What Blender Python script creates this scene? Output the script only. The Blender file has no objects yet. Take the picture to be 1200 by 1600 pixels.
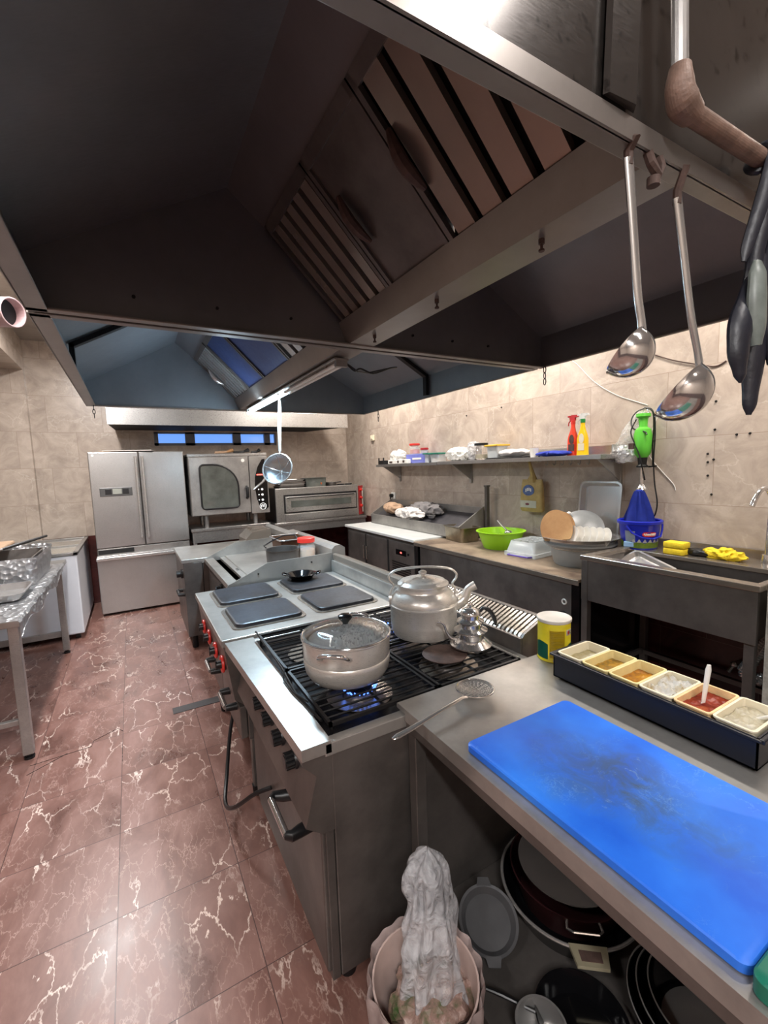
import bpy, bmesh, math, random
from mathutils import Vector, Matrix, noise
R = math.radians
PI = math.pi
rnd = random.Random(7)
SC = bpy.context.scene
COL = SC.collection

# ---------------------------------------------------------------- camera
def cam_matrix():
    y, p, r = R(29.68), R(-5.87), R(-2.0)
    f = Vector((math.sin(y)*math.cos(p), math.cos(y)*math.cos(p), math.sin(p)))
    ri = Vector((math.cos(y), -math.sin(y), 0)); u = ri.cross(f)
    a = math.cos(r)*ri + math.sin(r)*u; b = -math.sin(r)*ri + math.cos(r)*u
    m = Matrix((a, b, -f)).transposed().to_4x4(); m.translation = (0, 0, 1.6)
    return m
cd = bpy.data.cameras.new('camera'); cam = bpy.data.objects.new('camera', cd); COL.objects.link(cam)
cam.matrix_world = cam_matrix(); cd.sensor_fit = 'HORIZONTAL'; cd.sensor_width = 36; cd.lens = 36*687.74/1200
cd.clip_start = 0.02
SC.camera = cam
SC.view_settings.view_transform = 'Standard'; SC.view_settings.look = 'None'
SC.view_settings.gamma = 1; SC.view_settings.use_curve_mapping = False
SC.view_settings.exposure = 0.12
# ---------------------------------------------------------------- world: blue dusk sky seen through the small windows
w = bpy.data.worlds.new('world'); SC.world = w; w.use_nodes = True
bgn = w.node_tree.nodes['Background']; bgn.inputs[0].default_value = (0.16, 0.36, 0.95, 1); bgn.inputs[1].default_value = 1.1
# ---------------------------------------------------------------- lights
def area(name, loc, sx, sy, power, col, rot=(0, 0, 0)):
    l = bpy.data.lights.new(name, 'AREA'); l.shape = 'RECTANGLE'; l.size = sx; l.size_y = sy; l.energy = power; l.color = col
    o = bpy.data.objects.new(name, l); COL.objects.link(o); o.location = loc; o.rotation_euler = rot
    return o
WARM = (1.0, 0.94, 0.87); COOL = (0.62, 0.84, 1.0); NEUT = (1.0, 0.98, 0.97)
CEIL_LAMPS = [(2.42, 0.9, 'the sink'), (2.42, 2.9, 'the long shelf'), (2.42, 4.9, 'the topping trough'), (-0.42, 4.7, 'the fridge aisle'), (-0.42, 2.5, 'the left aisle'), (1.08, -0.5, 'the camera side of the hood'), (-1.6, 0.6, 'the left side of the room, added as fill light'), (-0.7, -1.5, 'the near end of the room, added as fill light')]  # last two are unseen fills, added to brighten stove side and shelf pans
CEIL_POW = [36, 40, 36, 66, 56, 9, 66, 88]
for (x, y, n), pw in zip(CEIL_LAMPS, CEIL_POW):
    area('ceiling_lamp_light', (x, y, 3.095), 0.16, 0.4 if x > 1 and y < 0 else 1.15, pw, WARM if x > 2 else NEUT)
area('hood_tube_light', (0.78, 2.80, 2.022), 0.04, 0.80, 75, COOL)
area('hood_tube_uplight', (0.735, 2.80, 2.036), 0.8, 0.03, 6, COOL, (0, R(125), R(0)))

# ---------------------------------------------------------------- node material helpers
def srgb(r, g, b):
    f = lambda c: ((c/255+0.055)/1.055)**2.4 if c/255 > 0.04045 else c/255/12.92
    return (f(r), f(g), f(b), 1)
def newmat(name):
    m = bpy.data.materials.new(name); m.use_nodes = True
    return m, m.node_tree, m.node_tree.nodes['Principled BSDF']
def N(nt, t, **k):
    n = nt.nodes.new(t)
    for a, b in k.items():
        if a in ('inp',):
            for i, v in b.items(): n.inputs[i].default_value = v
        else: setattr(n, a, b)
    return n
def ramp(nt, fac, stops):
    r = N(nt, 'ShaderNodeValToRGB'); e = r.color_ramp.elements
    e[0].position, e[0].color = stops[0]; e[1].position, e[1].color = stops[-1]
    for p, c in stops[1:-1]:
        q = e.new(p); q.color = c
    nt.links.new(fac, r.inputs[0]); return r
def mapping(nt, scale=(1, 1, 1), rot=(0, 0, 0), loc=(0, 0, 0), src='Object'):
    tc = N(nt, 'ShaderNodeTexCoord'); mp = N(nt, 'ShaderNodeMapping')
    mp.inputs['Scale'].default_value = scale; mp.inputs['Rotation'].default_value = rot; mp.inputs['Location'].default_value = loc
    nt.links.new(tc.outputs[src], mp.inputs[0]); return mp.outputs[0]
def plain(name, col, rough=0.5, metal=0.0, var=0.12, scale=9.0, trans=0.0, spec=0.5, coat=0.0, bump=0.0, alpha=1.0, sub=0.0):
    """plain surface with slight noise variation"""
    m, nt, b = newmat(name)
    v = mapping(nt)
    n = N(nt, 'ShaderNodeTexNoise', inp={'Scale': scale, 'Detail': 5.0, 'Roughness': 0.6}); nt.links.new(v, n.inputs['Vector'])
    c0 = tuple(c*(1-var) for c in col[:3])+(1,); c1 = tuple(min(1, c*(1+var)) for c in col[:3])+(1,)
    rp = ramp(nt, n.outputs['Fac'], [(0.3, c0), (0.7, c1)]); nt.links.new(rp.outputs[0], b.inputs['Base Color'])
    b.inputs['Roughness'].default_value = rough; b.inputs['Metallic'].default_value = metal
    b.inputs['Transmission Weight'].default_value = trans; b.inputs['Specular IOR Level'].default_value = spec
    b.inputs['Coat Weight'].default_value = coat; b.inputs['Alpha'].default_value = alpha
    if bump:
        bp = N(nt, 'ShaderNodeBump', inp={'Strength': bump, 'Distance': 0.01}); nt.links.new(n.outputs['Fac'], bp.inputs['Height']); nt.links.new(bp.outputs[0], b.inputs['Normal'])
    return m
def steel(name, col, rough=0.3, streak=(1, 1, 40), dirt=0.25, dcol=None, rvar=0.035, bump=0.0, spots=0.0, metal=0.62):
    """brushed steel: fine stretched noise in roughness, cloudy grime in colour"""
    m, nt, b = newmat(name)
    v = mapping(nt, streak)
    n = N(nt, 'ShaderNodeTexNoise', inp={'Scale': 45.0, 'Detail': 3.0}); nt.links.new(v, n.inputs['Vector'])
    v2 = mapping(nt)
    n2 = N(nt, 'ShaderNodeTexNoise', inp={'Scale': 2.3, 'Detail': 7.0, 'Roughness': 0.65}); nt.links.new(v2, n2.inputs['Vector'])
    dc = dcol or tuple(c*(1-dirt*1.6) for c in col[:3])+(1,)
    rp = ramp(nt, n2.outputs['Fac'], [(0.36, dc), (0.62, col)]); out = rp.outputs[0]
    if spots:
        n3 = N(nt, 'ShaderNodeTexNoise', inp={'Scale': 55.0, 'Detail': 3.0}); nt.links.new(v2, n3.inputs['Vector'])
        r3 = ramp(nt, n3.outputs['Fac'], [(0.60, (0, 0, 0, 1)), (0.68, (1, 1, 1, 1))])
        mx = N(nt, 'ShaderNodeMix', data_type='RGBA'); nt.links.new(r3.outputs[0], mx.inputs[0]); nt.links.new(out, mx.inputs[6])
        mx.inputs[7].default_value = tuple(c*(1-spots) for c in col[:3])+(1,); out = mx.outputs[2]
    nt.links.new(out, b.inputs['Base Color'])
    mr = N(nt, 'ShaderNodeMapRange', inp={'From Min': 0.3, 'From Max': 0.7, 'To Min': max(0.03, rough-rvar), 'To Max': rough+rvar})
    nt.links.new(n.outputs['Fac'], mr.inputs[0]); nt.links.new(mr.outputs[0], b.inputs['Roughness'])
    b.inputs['Metallic'].default_value = metal
    if bump > 1:
        bp = N(nt, 'ShaderNodeBump', inp={'Strength': bump*4, 'Distance': 0.004}); nt.links.new(n.outputs['Fac'], bp.inputs['Height']); nt.links.new(bp.outputs[0], b.inputs['Normal'])
    return m
def glow(name, col, s):
    m, nt, b = newmat(name); b.inputs['Base Color'].default_value = col
    b.inputs['Emission Color'].default_value = col; b.inputs['Emission Strength'].default_value = s; return m

def veins(nt, vec, scale, warp, w0, w1, seed=0.0):
    n = N(nt, 'ShaderNodeTexNoise', inp={'Scale': scale*1.1, 'Detail': 6.0, 'Roughness': 0.6}); nt.links.new(vec, n.inputs['Vector'])
    ad = N(nt, 'ShaderNodeVectorMath', operation='MULTIPLY_ADD'); nt.links.new(n.outputs['Color'], ad.inputs[0]); ad.inputs[1].default_value = (warp,)*3
    nt.links.new(vec, ad.inputs[2])
    vo = N(nt, 'ShaderNodeTexVoronoi', feature='DISTANCE_TO_EDGE', inp={'Scale': scale}); nt.links.new(ad.outputs[0], vo.inputs['Vector'])
    return ramp(nt, vo.outputs['Distance'], [(w0, (1, 1, 1, 1)), (w1, (0, 0, 0, 1))]).outputs[0]
def mixc(nt, fac, a, b, mode='MIX'):
    mx = N(nt, 'ShaderNodeMix', data_type='RGBA', blend_type=mode)
    for s, i in ((fac, 0), (a, 6), (b, 7)):
        if hasattr(s, 'node'): nt.links.new(s, mx.inputs[i])
        else: mx.inputs[i].default_value = s
    return mx.outputs[2]
def mul(nt, a, b):
    m = N(nt, 'ShaderNodeMath', operation='MULTIPLY')
    for s, i in ((a, 0), (b, 1)):
        if hasattr(s, 'node'): nt.links.new(s, m.inputs[i])
        else: m.inputs[i].default_value = s
    return m.outputs[0]
def tile_floor():
    m, nt, b = newmat('red_marble_floor_tile')
    geo = N(nt, 'ShaderNodeNewGeometry'); mp = N(nt, 'ShaderNodeMapping'); nt.links.new(geo.outputs['Position'], mp.inputs[0])
    mp.inputs['Location'].default_value = (0.17, -1.32, 0)
    br = N(nt, 'ShaderNodeTexBrick', offset=0.0, squash=1.0, inp={'Scale': 1.0, 'Mortar Size': 0.0016, 'Mortar Smooth': 0.2, 'Brick Width': 0.425, 'Row Height': 0.44, 'Bias': 0.0})
    br.inputs['Color1'].default_value = (0, 0, 0, 1); br.inputs['Color2'].default_value = (1, 1, 1, 1)
    nt.links.new(mp.outputs[0], br.inputs['Vector'])
    # per tile random offset of the marble pattern
    ad = N(nt, 'ShaderNodeVectorMath', operation='MULTIPLY_ADD'); nt.links.new(br.outputs['Color'], ad.inputs[0]); ad.inputs[1].default_value = (3.1, 1.7, 5.0); nt.links.new(mp.outputs[0], ad.inputs[2])
    rt = N(nt, 'ShaderNodeMapping'); rt.inputs['Rotation'].default_value = (0, 0, R(-35)); rt.inputs['Scale'].default_value = (1.35, 0.6, 1); nt.links.new(ad.outputs[0], rt.inputs[0])
    base = N(nt, 'ShaderNodeTexNoise', inp={'Scale': 4.5, 'Detail': 9.0, 'Roughness': 0.62, 'Distortion': 0.4}); nt.links.new(rt.outputs[0], base.inputs['Vector'])
    c = ramp(nt, base.outputs['Fac'], [(0.25, srgb(88, 60, 53)), (0.5, srgb(120, 85, 76)), (0.75, srgb(146, 111, 102))]).outputs[0]
    v1 = veins(nt, rt.outputs[0], 5.4, 0.26, 0.003, 0.026)
    v2 = veins(nt, rt.outputs[0], 13.0, 0.16, 0.004, 0.035)
    mk = N(nt, 'ShaderNodeTexNoise', inp={'Scale': 3.6, 'Detail': 3.0}); nt.links.new(ad.outputs[0], mk.inputs['Vector'])
    m1 = ramp(nt, mk.outputs['Fac'], [(0.46, (0, 0, 0, 1)), (0.60, (1, 1, 1, 1))]).outputs[0]
    m2 = ramp(nt, mk.outputs['Fac'], [(0.34, (0.7, 0.7, 0.7, 1)), (0.56, (0, 0, 0, 1))]).outputs[0]
    c = mixc(nt, mul(nt, mul(nt, v2, m2), 0.8), c, srgb(190, 160, 148))
    c = mixc(nt, mul(nt, mul(nt, v1, m1), 0.85), c, srgb(226, 205, 192))
    c = mixc(nt, br.outputs['Fac'], c, srgb(66, 42, 38))
    nt.links.new(c, b.inputs['Base Color'])
    rr = ramp(nt, base.outputs['Fac'], [(0.3, (0.25, 0.25, 0.25, 1)), (0.7, (0.40, 0.40, 0.40, 1))]); nt.links.new(rr.outputs[0], b.inputs['Roughness'])
    bp = N(nt, 'ShaderNodeBump', invert=True, inp={'Strength': 0.3, 'Distance': 0.002}); nt.links.new(br.outputs['Fac'], bp.inputs['Height']); nt.links.new(bp.outputs[0], b.inputs['Normal'])
    return m
def tile_wall(name, axis):
    """beige marble tiles with dark red dado tiles below 0.86 m; axis: world axis that runs along the wall"""
    m, nt, b = newmat(name)
    geo = N(nt, 'ShaderNodeNewGeometry'); sp = N(nt, 'ShaderNodeSeparateXYZ'); nt.links.new(geo.outputs['Position'], sp.inputs[0])
    cb = N(nt, 'ShaderNodeCombineXYZ'); nt.links.new(sp.outputs[axis], cb.inputs[0]); nt.links.new(sp.outputs['Z'], cb.inputs[1])
    mp = N(nt, 'ShaderNodeMapping'); mp.inputs['Location'].default_value = (0.335 if axis == 'Y' else 0.25, -0.012, 0); nt.links.new(cb.outputs[0], mp.inputs[0])
    br = N(nt, 'ShaderNodeTexBrick', offset=0.5, squash=1.0, inp={'Scale': 1.0, 'Mortar Size': 0.0016, 'Mortar Smooth': 0.3, 'Brick Width': 0.56, 'Row Height': 0.427, 'Bias': 0.0})
    br.inputs['Color1'].default_value = (0, 0, 0, 1); br.inputs['Color2'].default_value = (1, 1, 1, 1)
    nt.links.new(mp.outputs[0], br.inputs['Vector'])
    ad = N(nt, 'ShaderNodeVectorMath', operation='MULTIPLY_ADD'); nt.links.new(br.outputs['Color'], ad.inputs[0]); ad.inputs[1].default_value = (4.3, 2.9, 7.0); nt.links.new(mp.outputs[0], ad.inputs[2])
    n1 = N(nt, 'ShaderNodeTexNoise', inp={'Scale': 4.2, 'Detail': 9.0, 'Roughness': 0.66, 'Distortion': 0.9}); nt.links.new(ad.outputs[0], n1.inputs['Vector'])
    c = ramp(nt, n1.outputs['Fac'], [(0.28, srgb(158, 144, 132)), (0.5, srgb(182, 167, 154)), (0.72, srgb(200, 186, 173))]).outputs[0]
    v1 = veins(nt, ad.outputs[0], 3.4, 0.5, 0.004, 0.035)
    mk = N(nt, 'ShaderNodeTexNoise', inp={'Scale': 3.0, 'Detail': 2.0}); nt.links.new(ad.outputs[0], mk.inputs['Vector'])
    m1 = ramp(nt, mk.outputs['Fac'], [(0.42, (0, 0, 0, 1)), (0.62, (1, 1, 1, 1))]).outputs[0]
    c = mixc(nt, mul(nt, mul(nt, v1, m1), 0.32), c, srgb(222, 212, 200))
    c = mixc(nt, br.outputs['Fac'], c, srgb(150, 132, 118))
    # dado
    d = ramp(nt, n1.outputs['Fac'], [(0.3, srgb(44, 20, 20)), (0.7, srgb(80, 38, 36))]).outputs[0]
    d = mixc(nt, br.outputs['Fac'], d, srgb(92, 66, 60))
    st = N(nt, 'ShaderNodeMath', operation='LESS_THAN'); nt.links.new(sp.outputs['Z'], st.inputs[0]); st.inputs[1].default_value = 0.866
    c = mixc(nt, st.outputs[0], c, d)
    nt.links.new(c, b.inputs['Base Color']); b.inputs['Roughness'].default_value = 0.26; b.inputs['Specular IOR Level'].default_value = 0.45
    return m

M = {}
M['floor'] = tile_floor(); M['wallY'] = tile_wall('beige_tile_wall_side', 'Y'); M['wallX'] = tile_wall('beige_tile_wall_end', 'X')
M['ceiling'] = plain('ceiling_paint', srgb(150, 140, 132), 0.8)
M['steel'] = steel('brushed_steel', srgb(176, 173, 170), 0.30)
M['steel_h'] = steel('brushed_steel_horizontal', srgb(186, 184, 182), 0.28, (1, 12, 12), 0.08, metal=0.85, rvar=0.012)
M['steel_top'] = steel('worn_steel_worktop', srgb(180, 176, 171), 0.34, (40, 1, 1), 0.24)
M['fridge'] = steel('fridge_steel', srgb(186, 185, 184), 0.30, (30, 1, 1), 0.06, metal=0.85)
M['dsteel'] = steel('grimy_dark_steel', srgb(122, 116, 112), 0.40, (1, 1, 30), 0.3)
M['hood'] = steel('greasy_hood_steel', srgb(122, 120, 122), 0.42, (1, 6, 1), 0.12, bump=0.008, rvar=0.06)
M['hoodout'] = steel('greasy_hood_steel_spotted', srgb(84, 79, 76), 0.22, (1, 1, 10), 0.2, bump=0.01, spots=0.6)
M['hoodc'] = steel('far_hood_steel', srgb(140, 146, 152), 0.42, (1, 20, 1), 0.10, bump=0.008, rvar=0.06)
M['rim'] = steel('hood_rim_steel', srgb(150, 143, 138), 0.34, (20, 20, 1), 0.15)
M['alu'] = steel('spun_aluminium', srgb(226, 221, 214), 0.30, (1, 1, 30), 0.10, metal=0.55)
M['jarp'] = plain('jar_plastic', srgb(222, 228, 230), 0.10, 0, 0.03, alpha=0.2)
M['chrome'] = plain('polished_steel', srgb(212, 210, 208), 0.12, 0.88, 0.04)
M['satin'] = plain('satin_steel', srgb(196, 194, 192), 0.26, 0.75, 0.06)
M['iron'] = plain('cast_iron', srgb(26, 25, 27), 0.45, 0.4, 0.3, 30, bump=0.2)
M['plate'] = steel('hotplate_iron', srgb(66, 70, 78), 0.40, (1, 1, 1), 0.4, srgb(40, 40, 42), metal=0.5)
M['rust'] = plain('rusty_iron', srgb(84, 66, 60), 0.7, 0.3, 0.35, 25, bump=0.3)
M['pipe'] = plain('rust_brown_pipe', srgb(124, 100, 88), 0.55, 0.1, 0.4, 20, bump=0.5)
M['black'] = plain('black_plastic', srgb(22, 22, 24), 0.38, 0, 0.15)
M['blackg'] = plain('black_gloss', srgb(12, 12, 14), 0.12)
M['dark'] = plain('dark_void', srgb(18, 17, 18), 0.7)
M['rubber'] = plain('black_rubber', srgb(28, 30, 40), 0.42, 0, 0.3, 14, bump=0.3)
M['red'] = plain('red_plastic', srgb(214, 52, 44), 0.35); M['redp'] = plain('red_panel', srgb(170, 34, 40), 0.35)
M['white'] = plain('white_enamel', srgb(214, 216, 222), 0.32, 0, 0.03)
M['whitep'] = plain('white_plastic', srgb(232, 230, 224), 0.35, 0, 0.04)
M['cloth_w'] = plain('white_cloth', srgb(214, 208, 204), 0.85, 0, 0.08, 20, bump=0.3)
M['cloth_g'] = plain('grey_cloth', srgb(120, 116, 116), 0.9, 0, 0.15, 20, bump=0.3)
M['cloth_tan'] = plain('tan_cloth', srgb(176, 146, 120), 0.9, 0, 0.15, 20, bump=0.3)
M['cloth_b'] = plain('blue_cloth', srgb(28, 52, 160), 0.8, 0, 0.2, 18, bump=0.3)
M['cream'] = plain('cream_plastic', srgb(226, 216, 190), 0.4, 0, 0.06)
M['green'] = plain('lime_green_plastic', srgb(150, 206, 30), 0.35, 0, 0.04)
M['mixg'] = plain('green_mixer_plastic', srgb(96, 196, 62), 0.35, 0, 0.05)
M['dkgreen'] = plain('dark_green_plastic', srgb(26, 110, 90), 0.35, 0, 0.08)
M['bluep'] = plain('blue_plastic_bucket', srgb(24, 40, 176), 0.3, 0, 0.06)
M['greyp'] = plain('grey_plastic_basin', srgb(150, 150, 148), 0.42, 0, 0.05)
M['wood'] = steel('bamboo_wood', srgb(196, 156, 108), 0.55, (14, 14, 1), 0.3, srgb(164, 118, 76), metal=0.0)
M['yellow'] = plain('yellow_sponge', srgb(232, 204, 44), 0.85, 0, 0.15, 40, bump=0.4)
M['glass'] = plain('clear_glass', (1, 1, 1, 1), 0.03, 0, 0, trans=1.0)
M['clearp'] = plain('clear_plastic', srgb(222, 228, 230), 0.18, 0, 0.03, alpha=0.42)
M['ovenglass'] = plain('smoked_oven_glass', srgb(84, 88, 84), 0.10, 0.0, 0.35, 5, coat=0.6)
M['porcelain'] = plain('white_porcelain', srgb(236, 234, 228), 0.15, 0, 0.02)
M['purple'] = plain('purple_plastic', srgb(84, 64, 160), 0.4)
M['marble'] = plain('white_marble_top', srgb(214, 216, 214), 0.28, 0, 0.08, 7)
M['wood_top'] = steel('stained_brown_worktop', srgb(150, 132, 112), 0.55, (4, 4, 4), 0.5, srgb(84, 68, 56), metal=0.0)
M['tube'] = glow('lit_fluorescent_tube', (0.66, 0.88, 1.0, 1), 15)
M['lampglow'] = glow('ceiling_lamp_diffuser', (1.0, 0.9, 0.8, 1), 10)
M['flame'] = glow('blue_gas_flame', (0.10, 0.25, 1.0, 1), 2.5)
M['redled'] = glow('red_led', (1.0, 0.1, 0.08, 1), 3); M['whiteglow'] = glow('white_glow', (0.9, 0.9, 0.9, 1), 0.6)
def foil_mat():
    m = plain('crumpled_foil', srgb(226, 226, 228), 0.3, 0.75, 0.05)
    nt = m.node_tree; b = nt.nodes['Principled BSDF']; v = mapping(nt)
    vo = N(nt, 'ShaderNodeTexVoronoi', inp={'Scale': 26.0}); nt.links.new(v, vo.inputs['Vector'])
    bp = N(nt, 'ShaderNodeBump', inp={'Strength': 0.7, 'Distance': 0.02}); nt.links.new(vo.outputs['Distance'], bp.inputs['Height']); nt.links.new(bp.outputs[0], b.inputs['Normal'])
    return m
M['foil'] = foil_mat()
def board_mat():
    m, nt, b = newmat('worn_blue_board')
    v = mapping(nt)
    n = N(nt, 'ShaderNodeTexNoise', inp={'Scale': 5.0, 'Detail': 6.0}); nt.links.new(v, n.inputs['Vector'])
    c = ramp(nt, n.outputs['Fac'], [(0.35, srgb(26, 96, 214)), (0.65, srgb(48, 128, 240))]).outputs[0]
    # worn grey patch in the middle of the board
    mp = N(nt, 'ShaderNodeMapping'); nt.links.new(v, mp.inputs[0]); mp.inputs['Location'].default_value = (0.03, -0.02, 0); mp.inputs['Scale'].default_value = (6.2, 4.2, 1)
    wv = N(nt, 'ShaderNodeVectorMath', operation='MULTIPLY_ADD'); nt.links.new(n.outputs['Color'], wv.inputs[0]); wv.inputs[1].default_value = (1.6, 1.6, 0); nt.links.new(mp.outputs[0], wv.inputs[2])
    sb = N(nt, 'ShaderNodeVectorMath', operation='SUBTRACT'); nt.links.new(wv.outputs[0], sb.inputs[0]); sb.inputs[1].default_value = (0.8, 0.8, 0)
    ln = N(nt, 'ShaderNodeVectorMath', operation='LENGTH'); nt.links.new(sb.outputs[0], ln.inputs[0])
    mk = ramp(nt, ln.outputs['Value'], [(0.2, (0.9, 0.9, 0.9, 1)), (1.2, (0, 0, 0, 1))]).outputs[0]
    n5 = N(nt, 'ShaderNodeTexNoise', inp={'Scale': 13.0, 'Detail': 8.0, 'Roughness': 0.7, 'Distortion': 0.8}); nt.links.new(v, n5.inputs['Vector'])
    mk = mul(nt, mk, ramp(nt, n5.outputs['Fac'], [(0.40, (0.25, 0.25, 0.25, 1)), (0.58, (1, 1, 1, 1))]).outputs[0])
    n6 = N(nt, 'ShaderNodeTexNoise', inp={'Scale': 30.0, 'Detail': 8.0, 'Roughness': 0.75, 'Distortion': 1.2}); nt.links.new(v, n6.inputs['Vector'])
    sp_ = mul(nt, ramp(nt, ln.outputs['Value'], [(0.3, (0.8, 0.8, 0.8, 1)), (1.6, (0.1, 0.1, 0.1, 1))]).outputs[0], ramp(nt, n6.outputs['Fac'], [(0.60, (0, 0, 0, 1)), (0.70, (1, 1, 1, 1))]).outputs[0])
    c = mixc(nt, mk, c, srgb(66, 92, 116))
    c = mixc(nt, sp_, c, srgb(132, 168, 206))
    v1 = veins(nt, v, 16, 0.2, 0.004, 0.03)
    n3 = N(nt, 'ShaderNodeTexNoise', inp={'Scale': 7.0, 'Detail': 2.0}); nt.links.new(v, n3.inputs['Vector'])
    m3 = ramp(nt, n3.outputs['Fac'], [(0.52, (0, 0, 0, 1)), (0.68, (1, 1, 1, 1))]).outputs[0]
    c = mixc(nt, mul(nt, mul(nt, v1, m3), 0.5), c, srgb(120, 170, 230))
    nt.links.new(c, b.inputs['Base Color']); b.inputs['Roughness'].default_value = 0.42
    bp = N(nt, 'ShaderNodeBump', inp={'Strength': 0.15, 'Distance': 0.003}); nt.links.new(n.outputs['Fac'], bp.inputs['Height']); nt.links.new(bp.outputs[0], b.inputs['Normal'])
    return m
M['board'] = board_mat()
def bag_mat(name, col, fac, bump=0.5, scale=14):
    """thin translucent plastic film"""
    m, nt, b = newmat(name)
    v = mapping(nt); n = N(nt, 'ShaderNodeTexNoise', inp={'Scale': scale, 'Detail': 6.0, 'Distortion': 1.5}); nt.links.new(v, n.inputs['Vector'])
    b.inputs['Base Color'].default_value = col; b.inputs['Roughness'].default_value = 0.3
    r = ramp(nt, n.outputs['Fac'], [(0.35, (fac*0.6,)*3+(1,)), (0.65, (min(1, fac*1.3),)*3+(1,))]); nt.links.new(r.outputs[0], b.inputs['Alpha'])
    bp = N(nt, 'ShaderNodeBump', inp={'Strength': bump, 'Distance': 0.02}); nt.links.new(n.outputs['Fac'], bp.inputs['Height']); nt.links.new(bp.outputs[0], b.inputs['Normal'])
    return m
M['bag'] = bag_mat('milky_plastic_bag', srgb(214, 214, 218), 0.48, 1.0, 24)
M['bagclear'] = bag_mat('clear_plastic_bag', srgb(225, 225, 225), 0.3)
M['liner'] = plain('pale_bin_liner', srgb(212, 194, 190), 0.4, 0, 0.12, 9, bump=0.6)
def mesh_mat():
    m, nt, b = newmat('fine_wire_mesh'); v = mapping(nt, (1, 1, 1))
    ck = N(nt, 'ShaderNodeTexChecker', inp={'Scale': 420.0}); nt.links.new(v, ck.inputs[0])
    b.inputs['Base Color'].default_value = srgb(170, 190, 205); b.inputs['Metallic'].default_value = 1; b.inputs['Roughness'].default_value = 0.3
    r = ramp(nt, ck.outputs['Fac'], [(0.0, (0.35,)*3+(1,)), (1.0, (0.75,)*3+(1,))]); nt.links.new(r.outputs[0], b.inputs['Alpha'])
    return m
M['mesh'] = mesh_mat()

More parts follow.
